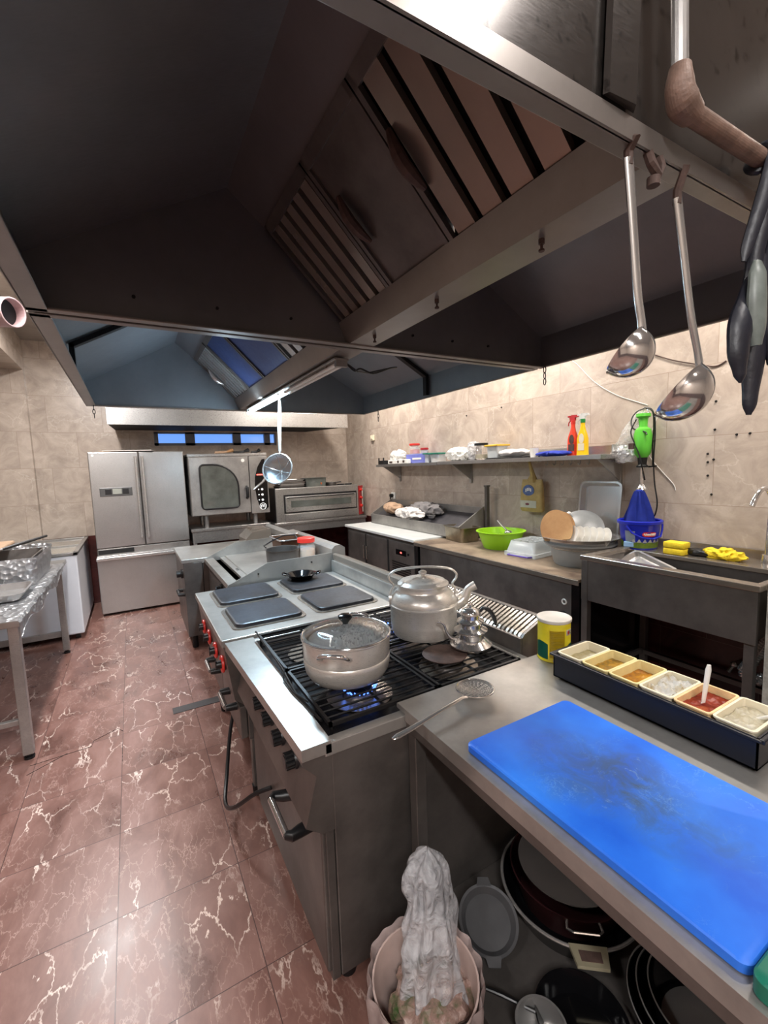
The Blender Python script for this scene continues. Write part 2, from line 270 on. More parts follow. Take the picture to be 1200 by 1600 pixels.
# ---------------------------------------------------------------- mesh helpers
ROOTINV = {}
def crom(pts, rad=None, n=5):
    """smooth path through the points; returns points (and radii)"""
    P = [Vector(p) for p in pts]; out, ro = [], []
    for i in range(len(P)-1):
        p0, p1, p2, p3 = P[max(i-1, 0)], P[i], P[i+1], P[min(i+2, len(P)-1)]
        for k in range(n):
            t = k/n; out.append(0.5*((2*p1)+(p2-p0)*t+(2*p0-5*p1+4*p2-p3)*t*t+(3*p1-p0-3*p2+p3)*t**3))
            if isinstance(rad, (list, tuple)): ro.append(rad[i]+(rad[i+1]-rad[i])*(t*t*(3-2*t)))
    out.append(P[-1]); ro.append(rad[-1] if isinstance(rad, (list, tuple)) else 0)
    return out, (ro if isinstance(rad, (list, tuple)) else rad)
class B:
    def __init__(s): s.bm = bmesh.new()
    def _rot(s, vs, mat):
        if mat is not None:
            for v in vs: v.co = mat @ v.co
    def box(s, a, b, bev=0.0, mat=None, seg=2):
        x0, y0, z0 = a; x1, y1, z1 = b
        vs = [s.bm.verts.new(p) for p in ((x0, y0, z0), (x1, y0, z0), (x1, y1, z0), (x0, y1, z0), (x0, y0, z1), (x1, y0, z1), (x1, y1, z1), (x0, y1, z1))]
        fs = [s.bm.faces.new([vs[i] for i in q]) for q in ((0, 3, 2, 1), (4, 5, 6, 7), (0, 1, 5, 4), (1, 2, 6, 5), (2, 3, 7, 6), (3, 0, 4, 7))]
        if bev:
            es = {e for f in fs for e in f.edges}
            r = bmesh.ops.bevel(s.bm, geom=list(es), offset=bev, segments=seg, profile=0.5, affect='EDGES')
            vs = list({v for f in r['faces'] for v in f.verts} | {v for v in vs if v.is_valid})
        s._rot(vs, mat); return s
    def prism(s, pts, vec, mat=None):
        vec = Vector(vec); lo = [s.bm.verts.new(p) for p in pts]; hi = [s.bm.verts.new(Vector(p)+vec) for p in pts]; n = len(pts)
        s.bm.faces.new(list(reversed(lo))); s.bm.faces.new(hi)
        for i in range(n): s.bm.faces.new((lo[i], lo[(i+1) % n], hi[(i+1) % n], hi[i]))
        s._rot(lo+hi, mat); return s
    def ring(s, pts): return [s.bm.verts.new(p) for p in pts]
    def loft(s, rings, cap0=True, cap1=True, closed=True, mat=None):
        rs = [s.ring(r) for r in rings]
        for a, b in zip(rs, rs[1:]):
            n = len(a)
            for i in range(n if closed else n-1): s.bm.faces.new((a[i], a[(i+1) % n], b[(i+1) % n], b[i]))
        if cap0: s.bm.faces.new(list(reversed(rs[0])))
        if cap1: s.bm.faces.new(rs[-1])
        s._rot([v for r in rs for v in r], mat); return s
    def lathe(s, prof, c=(0, 0, 0), seg=32, mat=None, cap0=False, cap1=False):
        rings = []
        for r, z in prof: rings.append([(c[0]+max(r, 1e-4)*math.cos(2*PI*i/seg), c[1]+max(r, 1e-4)*math.sin(2*PI*i/seg), c[2]+z) for i in range(seg)])
        return s.loft(rings, cap0, cap1, True, mat)
    def cyl(s, p, q, r, r2=None, seg=16, cap=True, mat=None):
        p, q = Vector(p), Vector(q); d = (q-p); r2 = r if r2 is None else r2
        u = d.orthogonal().normalized(); v = d.normalized().cross(u)
        f = lambda c, rr: [c+rr*(math.cos(2*PI*i/seg)*u+math.sin(2*PI*i/seg)*v) for i in range(seg)]
        return s.loft([f(p, r), f(q, r2)], cap, cap, True, mat)
    def stube(s, pts, r, seg=12, n=5, **k):
        p, q = crom(pts, r, n); return s.tube(p, q, seg, **k)
    def tube(s, pts, r, seg=8, cap=True, closed=False, flat=1.0, up=None, mat=None):
        pts = [Vector(p) for p in pts]; n = len(pts); rr = r if isinstance(r, (list, tuple)) else [r]*n
        rings = []; u = None
        for i in range(n):
            if closed: d = pts[(i+1) % n]-pts[i-1]
            else: d = pts[min(i+1, n-1)]-pts[max(i-1, 0)]
            d.normalize()
            if u is None:
                u = (Vector(up)-d*d.dot(Vector(up))).normalized() if up else d.orthogonal().normalized()
            else: u = (u-d*d.dot(u)).normalized()
            v = d.cross(u)
            rings.append([pts[i]+rr[i]*(math.cos(2*PI*k/seg)*u*flat+math.sin(2*PI*k/seg)*v) for k in range(seg)])
        if closed: rings.append(rings[0]); cap = False
        return s.loft(rings, cap, cap, True, mat)
    def rrect(s, w, d, r, z, c=(0, 0), n=5):
        out = []; r = max(min(r, w/2-1e-4, d/2-1e-4), 1e-4)
        for sx, sy, a0 in ((1, 1, 0), (-1, 1, PI/2), (-1, -1, PI), (1, -1, 3*PI/2)):
            for k in range(n+1):
                a = a0+PI/2*k/n; out.append((c[0]+sx*(w/2-r)+r*math.cos(a), c[1]+sy*(d/2-r)+r*math.sin(a), z))
        return out
    def pan(s, w, d, h, r=0.03, t=0.002, taper=0.92, lip=0.01, c=(0, 0, 0), mat=None):
        """open gastronorm tray / box with a turned rim"""
        q = lambda ww, dd, rr, z: s.rrect(ww, dd, rr, c[2]+z, c[:2])
        iw, idp = w-2*lip, d-2*lip
        rings = [q(iw*taper, idp*taper, r*.8, 0), q(iw, idp, r, h-t), q(w, d, r+lip, h-t-0.002), q(w, d, r+lip, h), q(iw-2*t, idp-2*t, r, h), q(iw*taper-2*t, idp*taper-2*t, r*.8, t)]
        return s.loft(rings, True, True, True, mat)
    def sphere(s, c, r, seg=16, rings=10, mat=None, sc=(1, 1, 1)):
        prof = [(r*math.sin(PI*i/rings), -r*math.cos(PI*i/rings)) for i in range(rings+1)]
        m = Matrix.Translation(c) @ Matrix.Diagonal((*sc, 1)); m = mat @ m if mat is not None else m
        return s.lathe(prof, (0, 0, 0), seg, m)
    def blob(s, c, rad, amp=0.25, freq=8.0, sub=4, seed=0.0, flatz=None, mat=None, ridg=True):
        t = bmesh.new(); bmesh.ops.create_icosphere(t, subdivisions=sub, radius=1.0); mp = {}
        for v in t.verts:
            p = v.co.copy(); q = Vector((p.x*rad[0], p.y*rad[1], p.z*rad[2]))
            nn = noise.noise(q*freq+Vector((seed, seed*1.7, 0))); nn += 0.5*noise.noise(q*freq*2.3+Vector((0, seed, 3)))
            if ridg: nn = 0.5-abs(nn)*1.6
            q = q*(1+amp*nn)+Vector(c)
            if flatz is not None and q.z < flatz: q.z = flatz+0.0005
            mp[v] = s.bm.verts.new(q)
        for f in t.faces: s.bm.faces.new([mp[v] for v in f.verts])
        s._rot(list(mp.values()), mat); t.free(); return s
    def grid(s, fn, nu, nv, thick=0.0, mat=None):
        """surface fn(u,v)->point for u,v in 0..1"""
        g = [[s.bm.verts.new(fn(i/nu, j/nv)) for j in range(nv+1)] for i in range(nu+1)]
        fs = [s.bm.faces.new((g[i][j], g[i+1][j], g[i+1][j+1], g[i][j+1])) for i in range(nu) for j in range(nv)]
        if thick:
            r = bmesh.ops.solidify(s.bm, geom=fs, thickness=thick)
        else: r = None
        if mat is not None: s._rot([v for row in g for v in row]+([v for v in r['geom'] if isinstance(v, bmesh.types.BMVert) and v not in set(sum(g, []))] if r else []), mat)
        return s
def props(o, label=None, cat=None, group=None, kind=None):
    for k, v in (('label', label), ('category', cat), ('group', group), ('kind', kind)):
        if v: o[k] = v
def mk(name, b, mat, smooth=False):
    bmesh.ops.recalc_face_normals(b.bm, faces=b.bm.faces[:])
    me = bpy.data.meshes.new(name); b.bm.to_mesh(me); b.bm.free()
    mats = mat if isinstance(mat, (list, tuple)) else [mat]
    for m in mats: me.materials.append(M[m] if isinstance(m, str) else m)
    if smooth:
        for p in me.polygons: p.use_smooth = True
        try: me.set_sharp_from_angle(angle=R(38))
        except Exception: pass
    o = bpy.data.objects.new(name, me); COL.objects.link(o); return o
def thing(name, label, cat, loc, rot=(0, 0, 0), group=None):
    o = bpy.data.objects.new(name, None); COL.objects.link(o); o.location = loc; o.rotation_euler = rot if isinstance(rot, tuple) else (0, 0, rot)
    o.empty_display_size = 0.05; props(o, label, cat, group)
    m = Matrix.Translation(loc) @ o.rotation_euler.to_matrix().to_4x4(); ROOTINV[o] = m.inverted(); return o
def part(name, b, mat, parent, smooth=False, world=True, label=None, kind=None):
    """add a child mesh; world=True: its vertices are in world coordinates"""
    root = parent
    while root.parent: root = root.parent
    if world: b.bm.transform(ROOTINV[root])
    o = mk(name, b, mat, smooth); o.parent = parent; props(o, label, None, None, kind); return o
def solo(name, b, mat, label, cat, smooth=False, group=None, kind=None, at=None):
    """single-mesh thing; world coordinates, origin moved to its base"""
    xs = [v.co for v in b.bm.verts]
    c = Vector(at) if at else Vector(((min(v.x for v in xs)+max(v.x for v in xs))/2, (min(v.y for v in xs)+max(v.y for v in xs))/2, min(v.z for v in xs)))
    b.bm.transform(Matrix.Translation(-c)); o = mk(name, b, mat, smooth); o.location = c; props(o, label, cat, group, kind)
    ROOTINV[o] = Matrix.Translation(c).inverted(); return o
def struct(name, b, mat):
    o = mk(name, b, mat); o['kind'] = 'structure'; ROOTINV[o] = Matrix.Identity(4); return o
def copy_tree(o, loc, rot=None, label=None):
    c = o.copy(); COL.objects.link(c); c.location = loc
    if rot is not None: c.rotation_euler = (0, 0, rot) if not isinstance(rot, tuple) else rot
    if label: c['label'] = label
    for ch in [x for x in bpy.data.objects if x.parent == o]:
        d = ch.copy(); COL.objects.link(d); d.parent = c
        for g in [x for x in bpy.data.objects if x.parent == ch]:
            e = g.copy(); COL.objects.link(e); e.parent = d
    return c
def text_b(s, size, depth=0.0006):
    cu = bpy.data.curves.new('t', 'FONT'); cu.body = s; cu.size = size; cu.extrude = depth; cu.align_x = 'CENTER'; cu.align_y = 'CENTER'; cu.resolution_u = 2
    o = bpy.data.objects.new('t', cu); COL.objects.link(o); bpy.context.view_layer.update()
    me = o.evaluated_get(bpy.context.evaluated_depsgraph_get()).to_mesh(); b = B(); b.bm.from_mesh(me); o.to_mesh_clear()
    bpy.data.objects.remove(o); bpy.data.curves.remove(cu); return b
def frame(origin, ux, uy):
    """matrix taking local x,y to ux,uy at origin"""
    ux = Vector(ux).normalized(); uy = Vector(uy); uz = ux.cross(uy).normalized(); uy = uz.cross(ux)
    m = Matrix((ux, uy, uz)).transposed().to_4x4(); m.translation = origin; return m
def ring_pts(c, r, n, u=(1, 0, 0), v=(0, 1, 0), a0=0, a1=2*PI, closed=True):
    u, v, c = Vector(u), Vector(v), Vector(c)
    k = n if closed else n-1
    return [c+r*(math.cos(a0+(a1-a0)*i/k)*u+math.sin(a0+(a1-a0)*i/k)*v) for i in range(n)]
def arc(p0, p1, bulge, n=9):
    p0, p1, bulge = Vector(p0), Vector(p1), Vector(bulge)
    return [p0.lerp(p1, t)+bulge*4*t*(1-t) for t in [i/(n-1) for i in range(n)]]

# ================================================================ SETTING
struct('floor', B().box((-3.1, -2.7, -0.1), (3.2, 6.7, 0)), 'floor')
struct('ceiling', B().box((-3.1, -2.7, 3.2), (3.2, 6.7, 3.3)), 'ceiling')
struct('wall_right', B().box((3.1, -2.7, 0), (3.2, 6.6, 3.2)), 'wallY')
struct('wall_left', B().box((-3.1, -2.7, 0), (-3.0, 6.6, 3.2)), 'wallY')
struct('wall_near', B().box((-3.0, -2.7, 0), (3.1, -2.6, 3.2)), 'wallX')
WX0, WX1, WZ0, WZ1 = 0.31, 1.94, 1.98, 2.16
struct('wall_back', B().box((-3.1, 6.6, 0), (WX0, 6.7, 3.2)).box((WX1, 6.6, 0), (3.2, 6.7, 3.2)).box((WX0, 6.6, 0), (WX1, 6.7, WZ0)).box((WX0, 6.6, WZ1), (WX1, 6.7, 3.2)), 'wallX')
struct('trim_1', B().box((-3.0, 6.5, 0), (-0.967, 6.6, 2.845)), 'wallX')
struct('trim_2', B().box((-3.0, 0.5, 2.845), (-0.967, 6.6, 3.2)), 'wallY')
wf = B().box((WX0, 6.6, WZ0), (WX1, 6.66, WZ0+0.035)).box((WX0, 6.6, WZ1-0.02), (WX1, 6.66, WZ1)).box((WX0, 6.6, WZ0), (WX0+0.05, 6.66, WZ1)).box((WX1-0.02, 6.6, WZ0), (WX1, 6.66, WZ1))
for x0, x1 in ((0.69, 0.81), (1.315, 1.425), (1.765, 1.85)): wf.box((x0, 6.6, WZ0), (x1, 6.66, WZ1))
wo = struct('window_1', wf, plain('grey_window_frame', srgb(110, 116, 130), 0.4))
part('pane', B().box((WX0+0.04, 6.63, WZ0+0.02), (WX1-0.01, 6.636, WZ1-0.01)), 'glass', wo)
# steel drain cover let into the floor in front of the ranges
solo('drain_cover', B().box((0.12, 3.15, 0.0), (0.45, 3.235, 0.004), 0.001), plain('worn_dark_strip', srgb(70, 66, 66), 0.5, 0.2), 'dark metal strip let into the red floor tiles beside the hotplate range', 'drain cover')
crk = B()
for p in ([(-0.62, 3.02, 0), (-0.33, 3.04, 0), (-0.325, 3.10, 0), (-0.2, 3.17, 0), (-0.17, 3.12, 0)], [(-0.62, 2.93, 0), (-0.45, 3.04, 0)]): crk.tube([(x, y, 0.0006) for x, y, z in p], 0.0028, 6, flat=0.4)
solo('floor_crack', crk, 'dark', 'dark broken grout line in the red floor between table leg and drain cover', 'crack')

# ceiling lamps
def ceil_lamp(x, y, lab):  # fixtures of the ceiling lights, the two added fills included
    t = thing('ceiling_lamp', lab, 'lamp', (x, y, 3.11), 0, 'ceiling strip lamps')
    part('housing', B().box((-0.11, -0.62, 0.03), (0.11, 0.62, 0.09), 0.01), 'whitep', t, world=False)
    part('diffuser', B().box((-0.095, -0.6, 0.0), (0.095, 0.6, 0.03), 0.012), 'lampglow', t, world=False)
for x, y, n in CEIL_LAMPS: ceil_lamp(x, y, 'white ceiling strip lamp above ' + n)

# ================================================================ HOODS
SLn = Vector((-0.7071, 0, -0.7071)); SLs = Vector((0.7071, 0, -0.7071)); SL0 = Vector((0.45, 0, 2.395)); SLL = 0.403
def SP(y, t, d=0): return Vector((SL0.x+SLs.x*t+SLn.x*d, y, SL0.z+SLs.z*t+SLn.z*d))
def slab(b, y0, y1, t0, t1, d0, d1): return b.prism([SP(y0, t0, d0), SP(y1, t0, d0), SP(y1, t1, d0), SP(y0, t1, d0)], SLn*(d1-d0))
MX = 0.78
def sheet(b, pts, y0, y1, th=0.004):
    for (x0, z0), (x1, z1) in zip(pts, pts[1:]):
        d = Vector((x1-x0, 0, z1-z0)).normalized(); n = Vector((-d.z, 0, d.x))*th
        b.prism([(x0, y0, z0), (x1, y0, z1), (x1+n.x, y0, z1+n.z), (x0+n.x, y0, z0+n.z)], (0, y1-y0, 0))
    return b
def island_hood(y0, y1, label, mat, mat_end, filt, chains):
    t = thing('island_hood', label, 'extractor hood', (MX, (y0+y1)/2, 2.05), 0, None)
    cb = B()
    L = [(-0.2, 2.05), (-0.2, 2.19), (0.334, 2.487), (0.45, 2.39)]
    sheet(cb, L, y0, y1); sheet(cb, [(2*MX-x, z) for x, z in reversed(L)], y0, y1)
    part('canopy', cb, mat, t)
    prof = [(-0.2, 2.05), (-0.2, 2.2), (0.32, 2.5), (0.32, 2.75), (2*MX-0.32, 2.75), (2*MX-0.32, 2.5), (2*MX+0.2, 2.2), (2*MX+0.2, 2.05)]
    for ye in (y0, y1-0.004):
        part('end_panel', B().prism([(x, ye, z) for x, z in prof], (0, 0.004, 0)), mat_end if ye == y0 else mat, t)
    part('plenum', B().box((0.32, y0, 2.75), (2*MX-0.32, y1, 3.195)).box((0.316, y0+0.01, 2.48), (0.32, y1-0.01, 2.75)).box((2*MX-0.32, y0+0.01, 2.48), (2*MX-0.316, y1-0.01, 2.75)), mat_end, t)
    rb = B()
    rb.box((-0.205, y0, 2.045), (-0.155, y1, 2.052), 0.002).box((2*MX+0.19, y0, 2.045), (2*MX+0.205, y1, 2.052), 0.002)
    rb.box((-0.205, y0-0.004, 2.045), (2*MX+0.205, y0+0.026, 2.052), 0.002).box((-0.205, y1-0.026, 2.045), (2*MX+0.205, y1+0.004, 2.052), 0.002)
    rb.box((-0.206, y0-0.006, 2.045), (2*MX+0.206, y0, 2.075)).box((-0.206, y0, 2.045), (-0.201, y1, 2.10))
    part('rim', rb, 'rim', t)
    g = B().prism([(0.70, y0+0.004, 2.125), (0.73, y0+0.004, 2.05), (0.83, y0+0.004, 2.05), (0.86, y0+0.004, 2.125), (0.85, y0+0.004, 2.125), (0.822, y0+0.004, 2.058), (0.738, y0+0.004, 2.058), (0.71, y0+0.004, 2.125)], (0, y1-y0-0.008, 0))
    gt = part('gutter', g, 'rim', t)
    sb = B()
    for k in range(3):
        yy = y0+0.25+(y1-y0-0.4)*k/2; sb.cyl((0.765, yy, 2.05), (0.765, yy, 2.040), 0.006, seg=8).cyl((0.765, yy, 2.042), (0.765, yy, 2.030), 0.003, seg=6).cyl((0.765, yy, 2.03), (0.765, yy, 2.026), 0.006, seg=8)
    part('screw', sb, 'rust', gt, kind='stuff')
    for (f0, f1, kind, hand) in filt:
        fb = B(); lo, hi = min(f0, f1), max(f0, f1)
        slab(fb, lo, hi, 0, 0.03, 0, 0.014); slab(fb, lo, hi, SLL-0.03, SLL, 0, 0.014); slab(fb, lo, lo+0.014, 0, SLL, 0, 0.014); slab(fb, hi-0.014, hi, 0, SLL, 0, 0.014)
        f = part('grease_filter', fb, 'dsteel', t)
        if kind == 'blank':
            b2 = slab(B(), lo+0.014, hi-0.014, 0.03, SLL-0.03, 0.0, 0.006)
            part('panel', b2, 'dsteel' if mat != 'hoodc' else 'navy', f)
        else:
            pitch, wd = kind; b2 = B(); n = int(round((hi-lo-0.03)/pitch)); p = (hi-lo-0.03)/n
            for k in range(n):
                a = lo+0.015+p*k+(p-wd)/2
                slab(b2, a, a+wd, 0.025, SLL-0.025, 0.004, 0.007); slab(b2, a, a+0.003, 0.025, SLL-0.025, -0.010, 0.004); slab(b2, a+wd-0.003, a+wd, 0.025, SLL-0.025, -0.010, 0.004)
            part('baffle', b2, 'satin_g' if mat != 'hoodc' else 'satin', f)
            part('dark_cavity_sheet', slab(B(), lo+0.01, hi-0.01, 0.01, SLL-0.01, -0.035, -0.03), 'dark', f)  # dark sheet putting the shaded cavity behind the slats into colour
        if hand is not None:
            hp = [SP(hand, 0.12+0.13*k/8, 0.016+0.016*math.sin(PI*k/8)) for k in range(9)]
            part('handle', B().tube(hp, [0.006, 0.010, 0.013, 0.015, 0.015, 0.015, 0.013, 0.010, 0.006], 8), 'rust' if mat != 'hoodc' else 'satin', f)
    # right-hand bank, mirrored plain panels
    rp = B().prism([(2*MX-SP(0, 0).x, y0+0.01, SP(0, 0).z), (2*MX-SP(0, SLL).x, y0+0.01, SP(0, SLL).z), (2*MX-SP(0, SLL).x+0.01, y0+0.01, SP(0, SLL).z+0.01), (2*MX-SP(0, 0).x+0.01, y0+0.01, SP(0, 0).z+0.01)], (0, y1-y0-0.02, 0))
    part('filter_bank', rp, 'dsteel', t)
    for (cx, cy, cz, n) in chains:
        ch = B(); s = 0.022 if cx > 0 else 0.020
        for k in range(n):
            z = cz-0.020-k*s*1.25; u = (1, 0, 0) if k % 2 else (0, 1, 0)
            ch.tube([Vector((cx, cy, z))+Vector(u)*0.007*math.cos(a)+Vector((0, 0, s*0.75*math.sin(a))) for a in [2*PI*i/10 for i in range(10)]], 0.0022, 5, closed=True)
        part('chain', ch, 'iron', t)
    return t
M['satin_g'] = plain('greasy_filter_slats', srgb(158, 148, 138), 0.24, 0.7, 0.10, 5)
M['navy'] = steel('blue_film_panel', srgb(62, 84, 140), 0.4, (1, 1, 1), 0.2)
M['holes'] = M['dark']
hB = island_hood(0.405, 1.515, 'large dark greasy steel hood right overhead with slanted baffle filters', 'hood', 'hoodout', [(1.49, 1.155, (0.060, 0.038), None), (1.15, 0.875, 'blank', 1.10), (0.87, 0.43, (0.088, 0.056), 0.845)], [(1.74, 1.47, 2.05, 3)])
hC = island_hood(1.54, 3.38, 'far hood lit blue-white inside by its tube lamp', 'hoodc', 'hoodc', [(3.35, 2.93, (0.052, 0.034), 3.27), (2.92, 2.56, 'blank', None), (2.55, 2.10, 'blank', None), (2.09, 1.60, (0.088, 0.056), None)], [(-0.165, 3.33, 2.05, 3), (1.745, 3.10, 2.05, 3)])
# bolts through the end panels of the hoods
bb = B()
for x in (0.05, 0.28, 0.52, 1.02, 1.22, 1.42): bb.cyl((x, 1.514, 2.115), (x, 1.505, 2.115), 0.005, seg=8)
part('bolt', bb, 'iron', hB, kind='stuff')
for sx in (0, 1):
    br = B()
    f = (lambda x: 2*MX-x) if sx else (lambda x: x)
    for a, b_ in (((-0.19, 2.06), (-0.19, 2.19)), ((-0.19, 2.19), (0.33, 2.478))):
        n = Vector((b_[1]-a[1], 0, a[0]-b_[0])).normalized()*0.02
        br.prism([(f(a[0]), 2.42, a[1]), (f(b_[0]), 2.42, b_[1]), (f(b_[0]+n.x), 2.42, b_[1]+n.z), (f(a[0]+n.x), 2.42, a[1]+n.z)], (0, 0.035, 0))
    part('brace', br, 'iron', hC)

# tube lamp under the far hood's gutter
t = thing('tube_lamp', 'slim fluorescent tube fixture lit blue-white under the far hood gutter', 'lamp', (0.78, 2.45, 2.05))
part('housing', B().box((0.748, 1.67, 2.034), (0.812, 3.25, 2.0445), 0.003).box((0.755, 1.67, 2.010), (0.805, 1.69, 2.036)).box((0.755, 3.235, 2.006), (0.805, 3.25, 2.036)), 'steel', t)
part('lit_tube', B().cyl((0.78, 2.40, 2.022), (0.78, 3.235, 2.022), 0.0095, seg=12), 'tube', t)
part('unlit_tube', B().cyl((0.767, 1.69, 2.022), (0.767, 2.39, 2.022), 0.0085, seg=12), 'whitep', t)
part('unlit_tube', B().cyl((0.793, 1.69, 2.022), (0.793, 2.39, 2.022), 0.0085, seg=12), 'whitep', t)
cbl = B().stube([(0.80, 1.68, 2.03), (0.83, 1.66, 1.995), (0.88, 1.70, 2.015), (0.95, 1.72, 2.005), (1.05, 1.75, 2.04), (1.12, 1.80, 2.06)], 0.004, 6).tube([(0.80, 1.68, 2.03), (0.86, 1.69, 2.0), (0.94, 1.75, 2.012), (1.02, 1.72, 2.03)], 0.003, 6)
part('cable', cbl, 'black', t)
# wall hood at the far end
t = thing('wall_hood', 'long steel hood high on the end wall above fridge and ovens', 'extractor hood', (1.28, 6.2, 2.17))
part('front_panel', B().box((-0.18, 5.77, 2.168), (2.745, 5.78, 2.356), 0.003), 'steel_h', t)
part('body', B().prism([(-0.18, 5.78, 2.18), (2.745, 5.78, 2.18), (2.42, 6.6, 2.18), (-0.12, 6.6, 2.18)], (0, 0, 0.17)), 'dark', t)  # solid dark block; shade of the hood's open recess put into its colour
part('canopy', B().prism([(-0.18, 5.78, 2.356), (-0.12, 6.6, 2.7), (2.42, 6.6, 2.7), (2.745, 5.78, 2.356)], (0, 0, -0.004)), 'steel_h', t)

# pipe hanging outside the near hood, with its horizontal brown run
t = thing('gas_pipe', 'rust-brown pipe with taped elbow running across the near hood panel', 'pipe', (0.80, 0.36, 2.09))
part('riser', B().tube([(0.700, 0.372, 2.6), (0.703, 0.371, 2.3), (0.712, 0.37, 2.13)], 0.0105, 14), 'satin', t)
el = [Vector((0.712, 0.37, 2.14)), Vector((0.712, 0.37, 2.115)), Vector((0.722, 0.37, 2.098)), Vector((0.745, 0.37, 2.092))]
part('elbow', B().stube(el, [0.014, 0.018, 0.020, 0.017], 32), 'pipe', t)
part('run', B().tube([(0.738, 0.37, 2.092), (1.02, 0.37, 2.098), (1.5, 0.37, 2.105)], 0.0135, 28), 'pipe', t)
solo('duct_seam', B().prism([(0.583, 0.399, 2.08), (0.587, 0.392, 2.08), (0.640, 0.388, 2.08), (0.652, 0.399, 2.08)], (0.03, 0, 0.62)), 'hoodout', 'narrow vertical steel cover strip on the near hood panel beside the gas pipe', 'cover strip')
# flexible duct end at the left of the hoods
t = thing('vent_duct', 'pink-grey duct with open dark end beside the left rim of the hood', 'duct', (-0.7, 3.05, 2.40))
dm = frame((-0.462, 3.0, 2.455), (0, 0, 1), (0.85, -0.45, -0.12)) 
ax = Vector((0.80, -0.60, -0.10)).normalized(); c0 = Vector((-0.455, 2.98, 2.455))
part('sleeve', B().cyl(c0-ax*0.5, c0, 0.072, seg=28, cap=False).cyl(c0-ax*0.5, c0, 0.066, seg=28, cap=False).tube(ring_pts(c0, 0.069, 28, ax.orthogonal().normalized(), ax.cross(ax.orthogonal().normalized())), 0.004, 6, closed=True), plain('pink_duct_sleeve', srgb(188, 158, 158), 0.5), t)
part('inner_disc', B().cyl(c0-ax*0.06, c0-ax*0.05, 0.066, seg=28), 'dark', t)
cor = B(); pts = [Vector((-0.62, 3.1, 2.62))+Vector((-0.35*k/24, -0.25*k/24, 0.03*k/24)) for k in range(25)]
cor.tube(pts, [0.075 if k % 2 else 0.064 for k in range(25)], 18)
part('corrugated_hose', cor, 'iron', t)

# ================================================================ BACK WALL EQUIPMENT
def knob(b, c, ax, r, d): 
    c = Vector(c); ax = Vector(ax).normalized(); return b.cyl(c, c+ax*d*0.35, r*1.15, seg=14).cyl(c+ax*d*0.35, c+ax*d, r*0.85, seg=14)
# fridge
t = thing('fridge', 'tall four-part stainless fridge with two upper doors and a wide lower drawer', 'fridge', (0.1, 6.2, 0))
part('body', B().box((-0.40, 5.94, 0.03), (0.575, 6.58, 1.87), 0.004).box((-0.36, 6.0, 0), (0.53, 6.5, 0.03)), 'dsteel', t)
for nm, x0, x1, hx in (('door', -0.395, 0.092, 0.062), ('door', 0.100, 0.575, 0.132)):
    d = part(nm, B().box((x0, 5.895, 0.785), (x1, 5.938, 1.872), 0.008), 'fridge', t)
    hb = B().tube([(hx, 5.855, 0.87), (hx, 5.855, 1.82)], 0.015, 12, flat=0.8)
    for z in (0.90, 1.79): hb.cyl((hx, 5.855, z), (hx, 5.897, z), 0.010, seg=8)
    part('handle', hb, 'satin', d, True)
    if x0 < 0:
        dp = part('display_panel', B().box((-0.315, 5.887, 1.372), (0.005, 5.896, 1.470), 0.004), plain('display_grey', srgb(92, 92, 92), 0.3, 0.4), d)
        # buttons are surface pattern of the panel
        part('button', B().box((-0.262, 5.882, 1.395), (-0.20, 5.888, 1.455), 0.002), 'black', d)
        part('button', B().box((-0.09, 5.882, 1.395), (-0.03, 5.888, 1.455), 0.002), 'black', d)
        part('screen', B().box((-0.19, 5.882, 1.395), (-0.10, 5.888, 1.455), 0.002), plain('lcd_grey', srgb(150, 152, 144), 0.2), d)
        part('hinge_cap', B().cyl((-0.35, 5.890, 1.835), (-0.35, 5.896, 1.835), 0.012, seg=14), 'whitep', d)
part('drawer_recess', B().box((-0.39, 5.90, 0.70), (0.57, 5.94, 0.772), 0.003).box((-0.30, 5.893, 0.715), (-0.02, 5.902, 0.755)), 'steel', t)
part('gap', B().box((-0.385, 5.892, 0.712), (-0.03, 5.8995, 0.762)), 'dark', t)
dr = part('drawer', B().box((-0.405, 5.865, 0.03), (0.575, 5.905, 0.66), 0.008), 'fridge', t)
part('handle', B().box((-0.41, 5.835, 0.645), (0.58, 5.875, 0.685), 0.008).box((-0.40, 5.85, 0.685), (0.57, 5.93, 0.70), 0.003), 'satin', dr)
# papers on the fridge
for k, (x, y, a, w_, lab) in enumerate(((-0.12, 6.15, 0.2, 0.42, 'flat pale sheet lying on the left of the fridge top'), (0.02, 6.1, -0.15, 0.5, 'flat pale sheet lying on another sheet on the fridge top'))):
    solo('cardboard_sheet', B().box((-w_/2, -0.2, 1.8725+k*0.012), (w_/2, 0.2, 1.880+k*0.012), 0.001, Matrix.Translation((x, y, 0)) @ Matrix.Rotation(a, 4, 'Z')), 'cloth_w' if k else 'cloth_tan', lab, 'sheet')

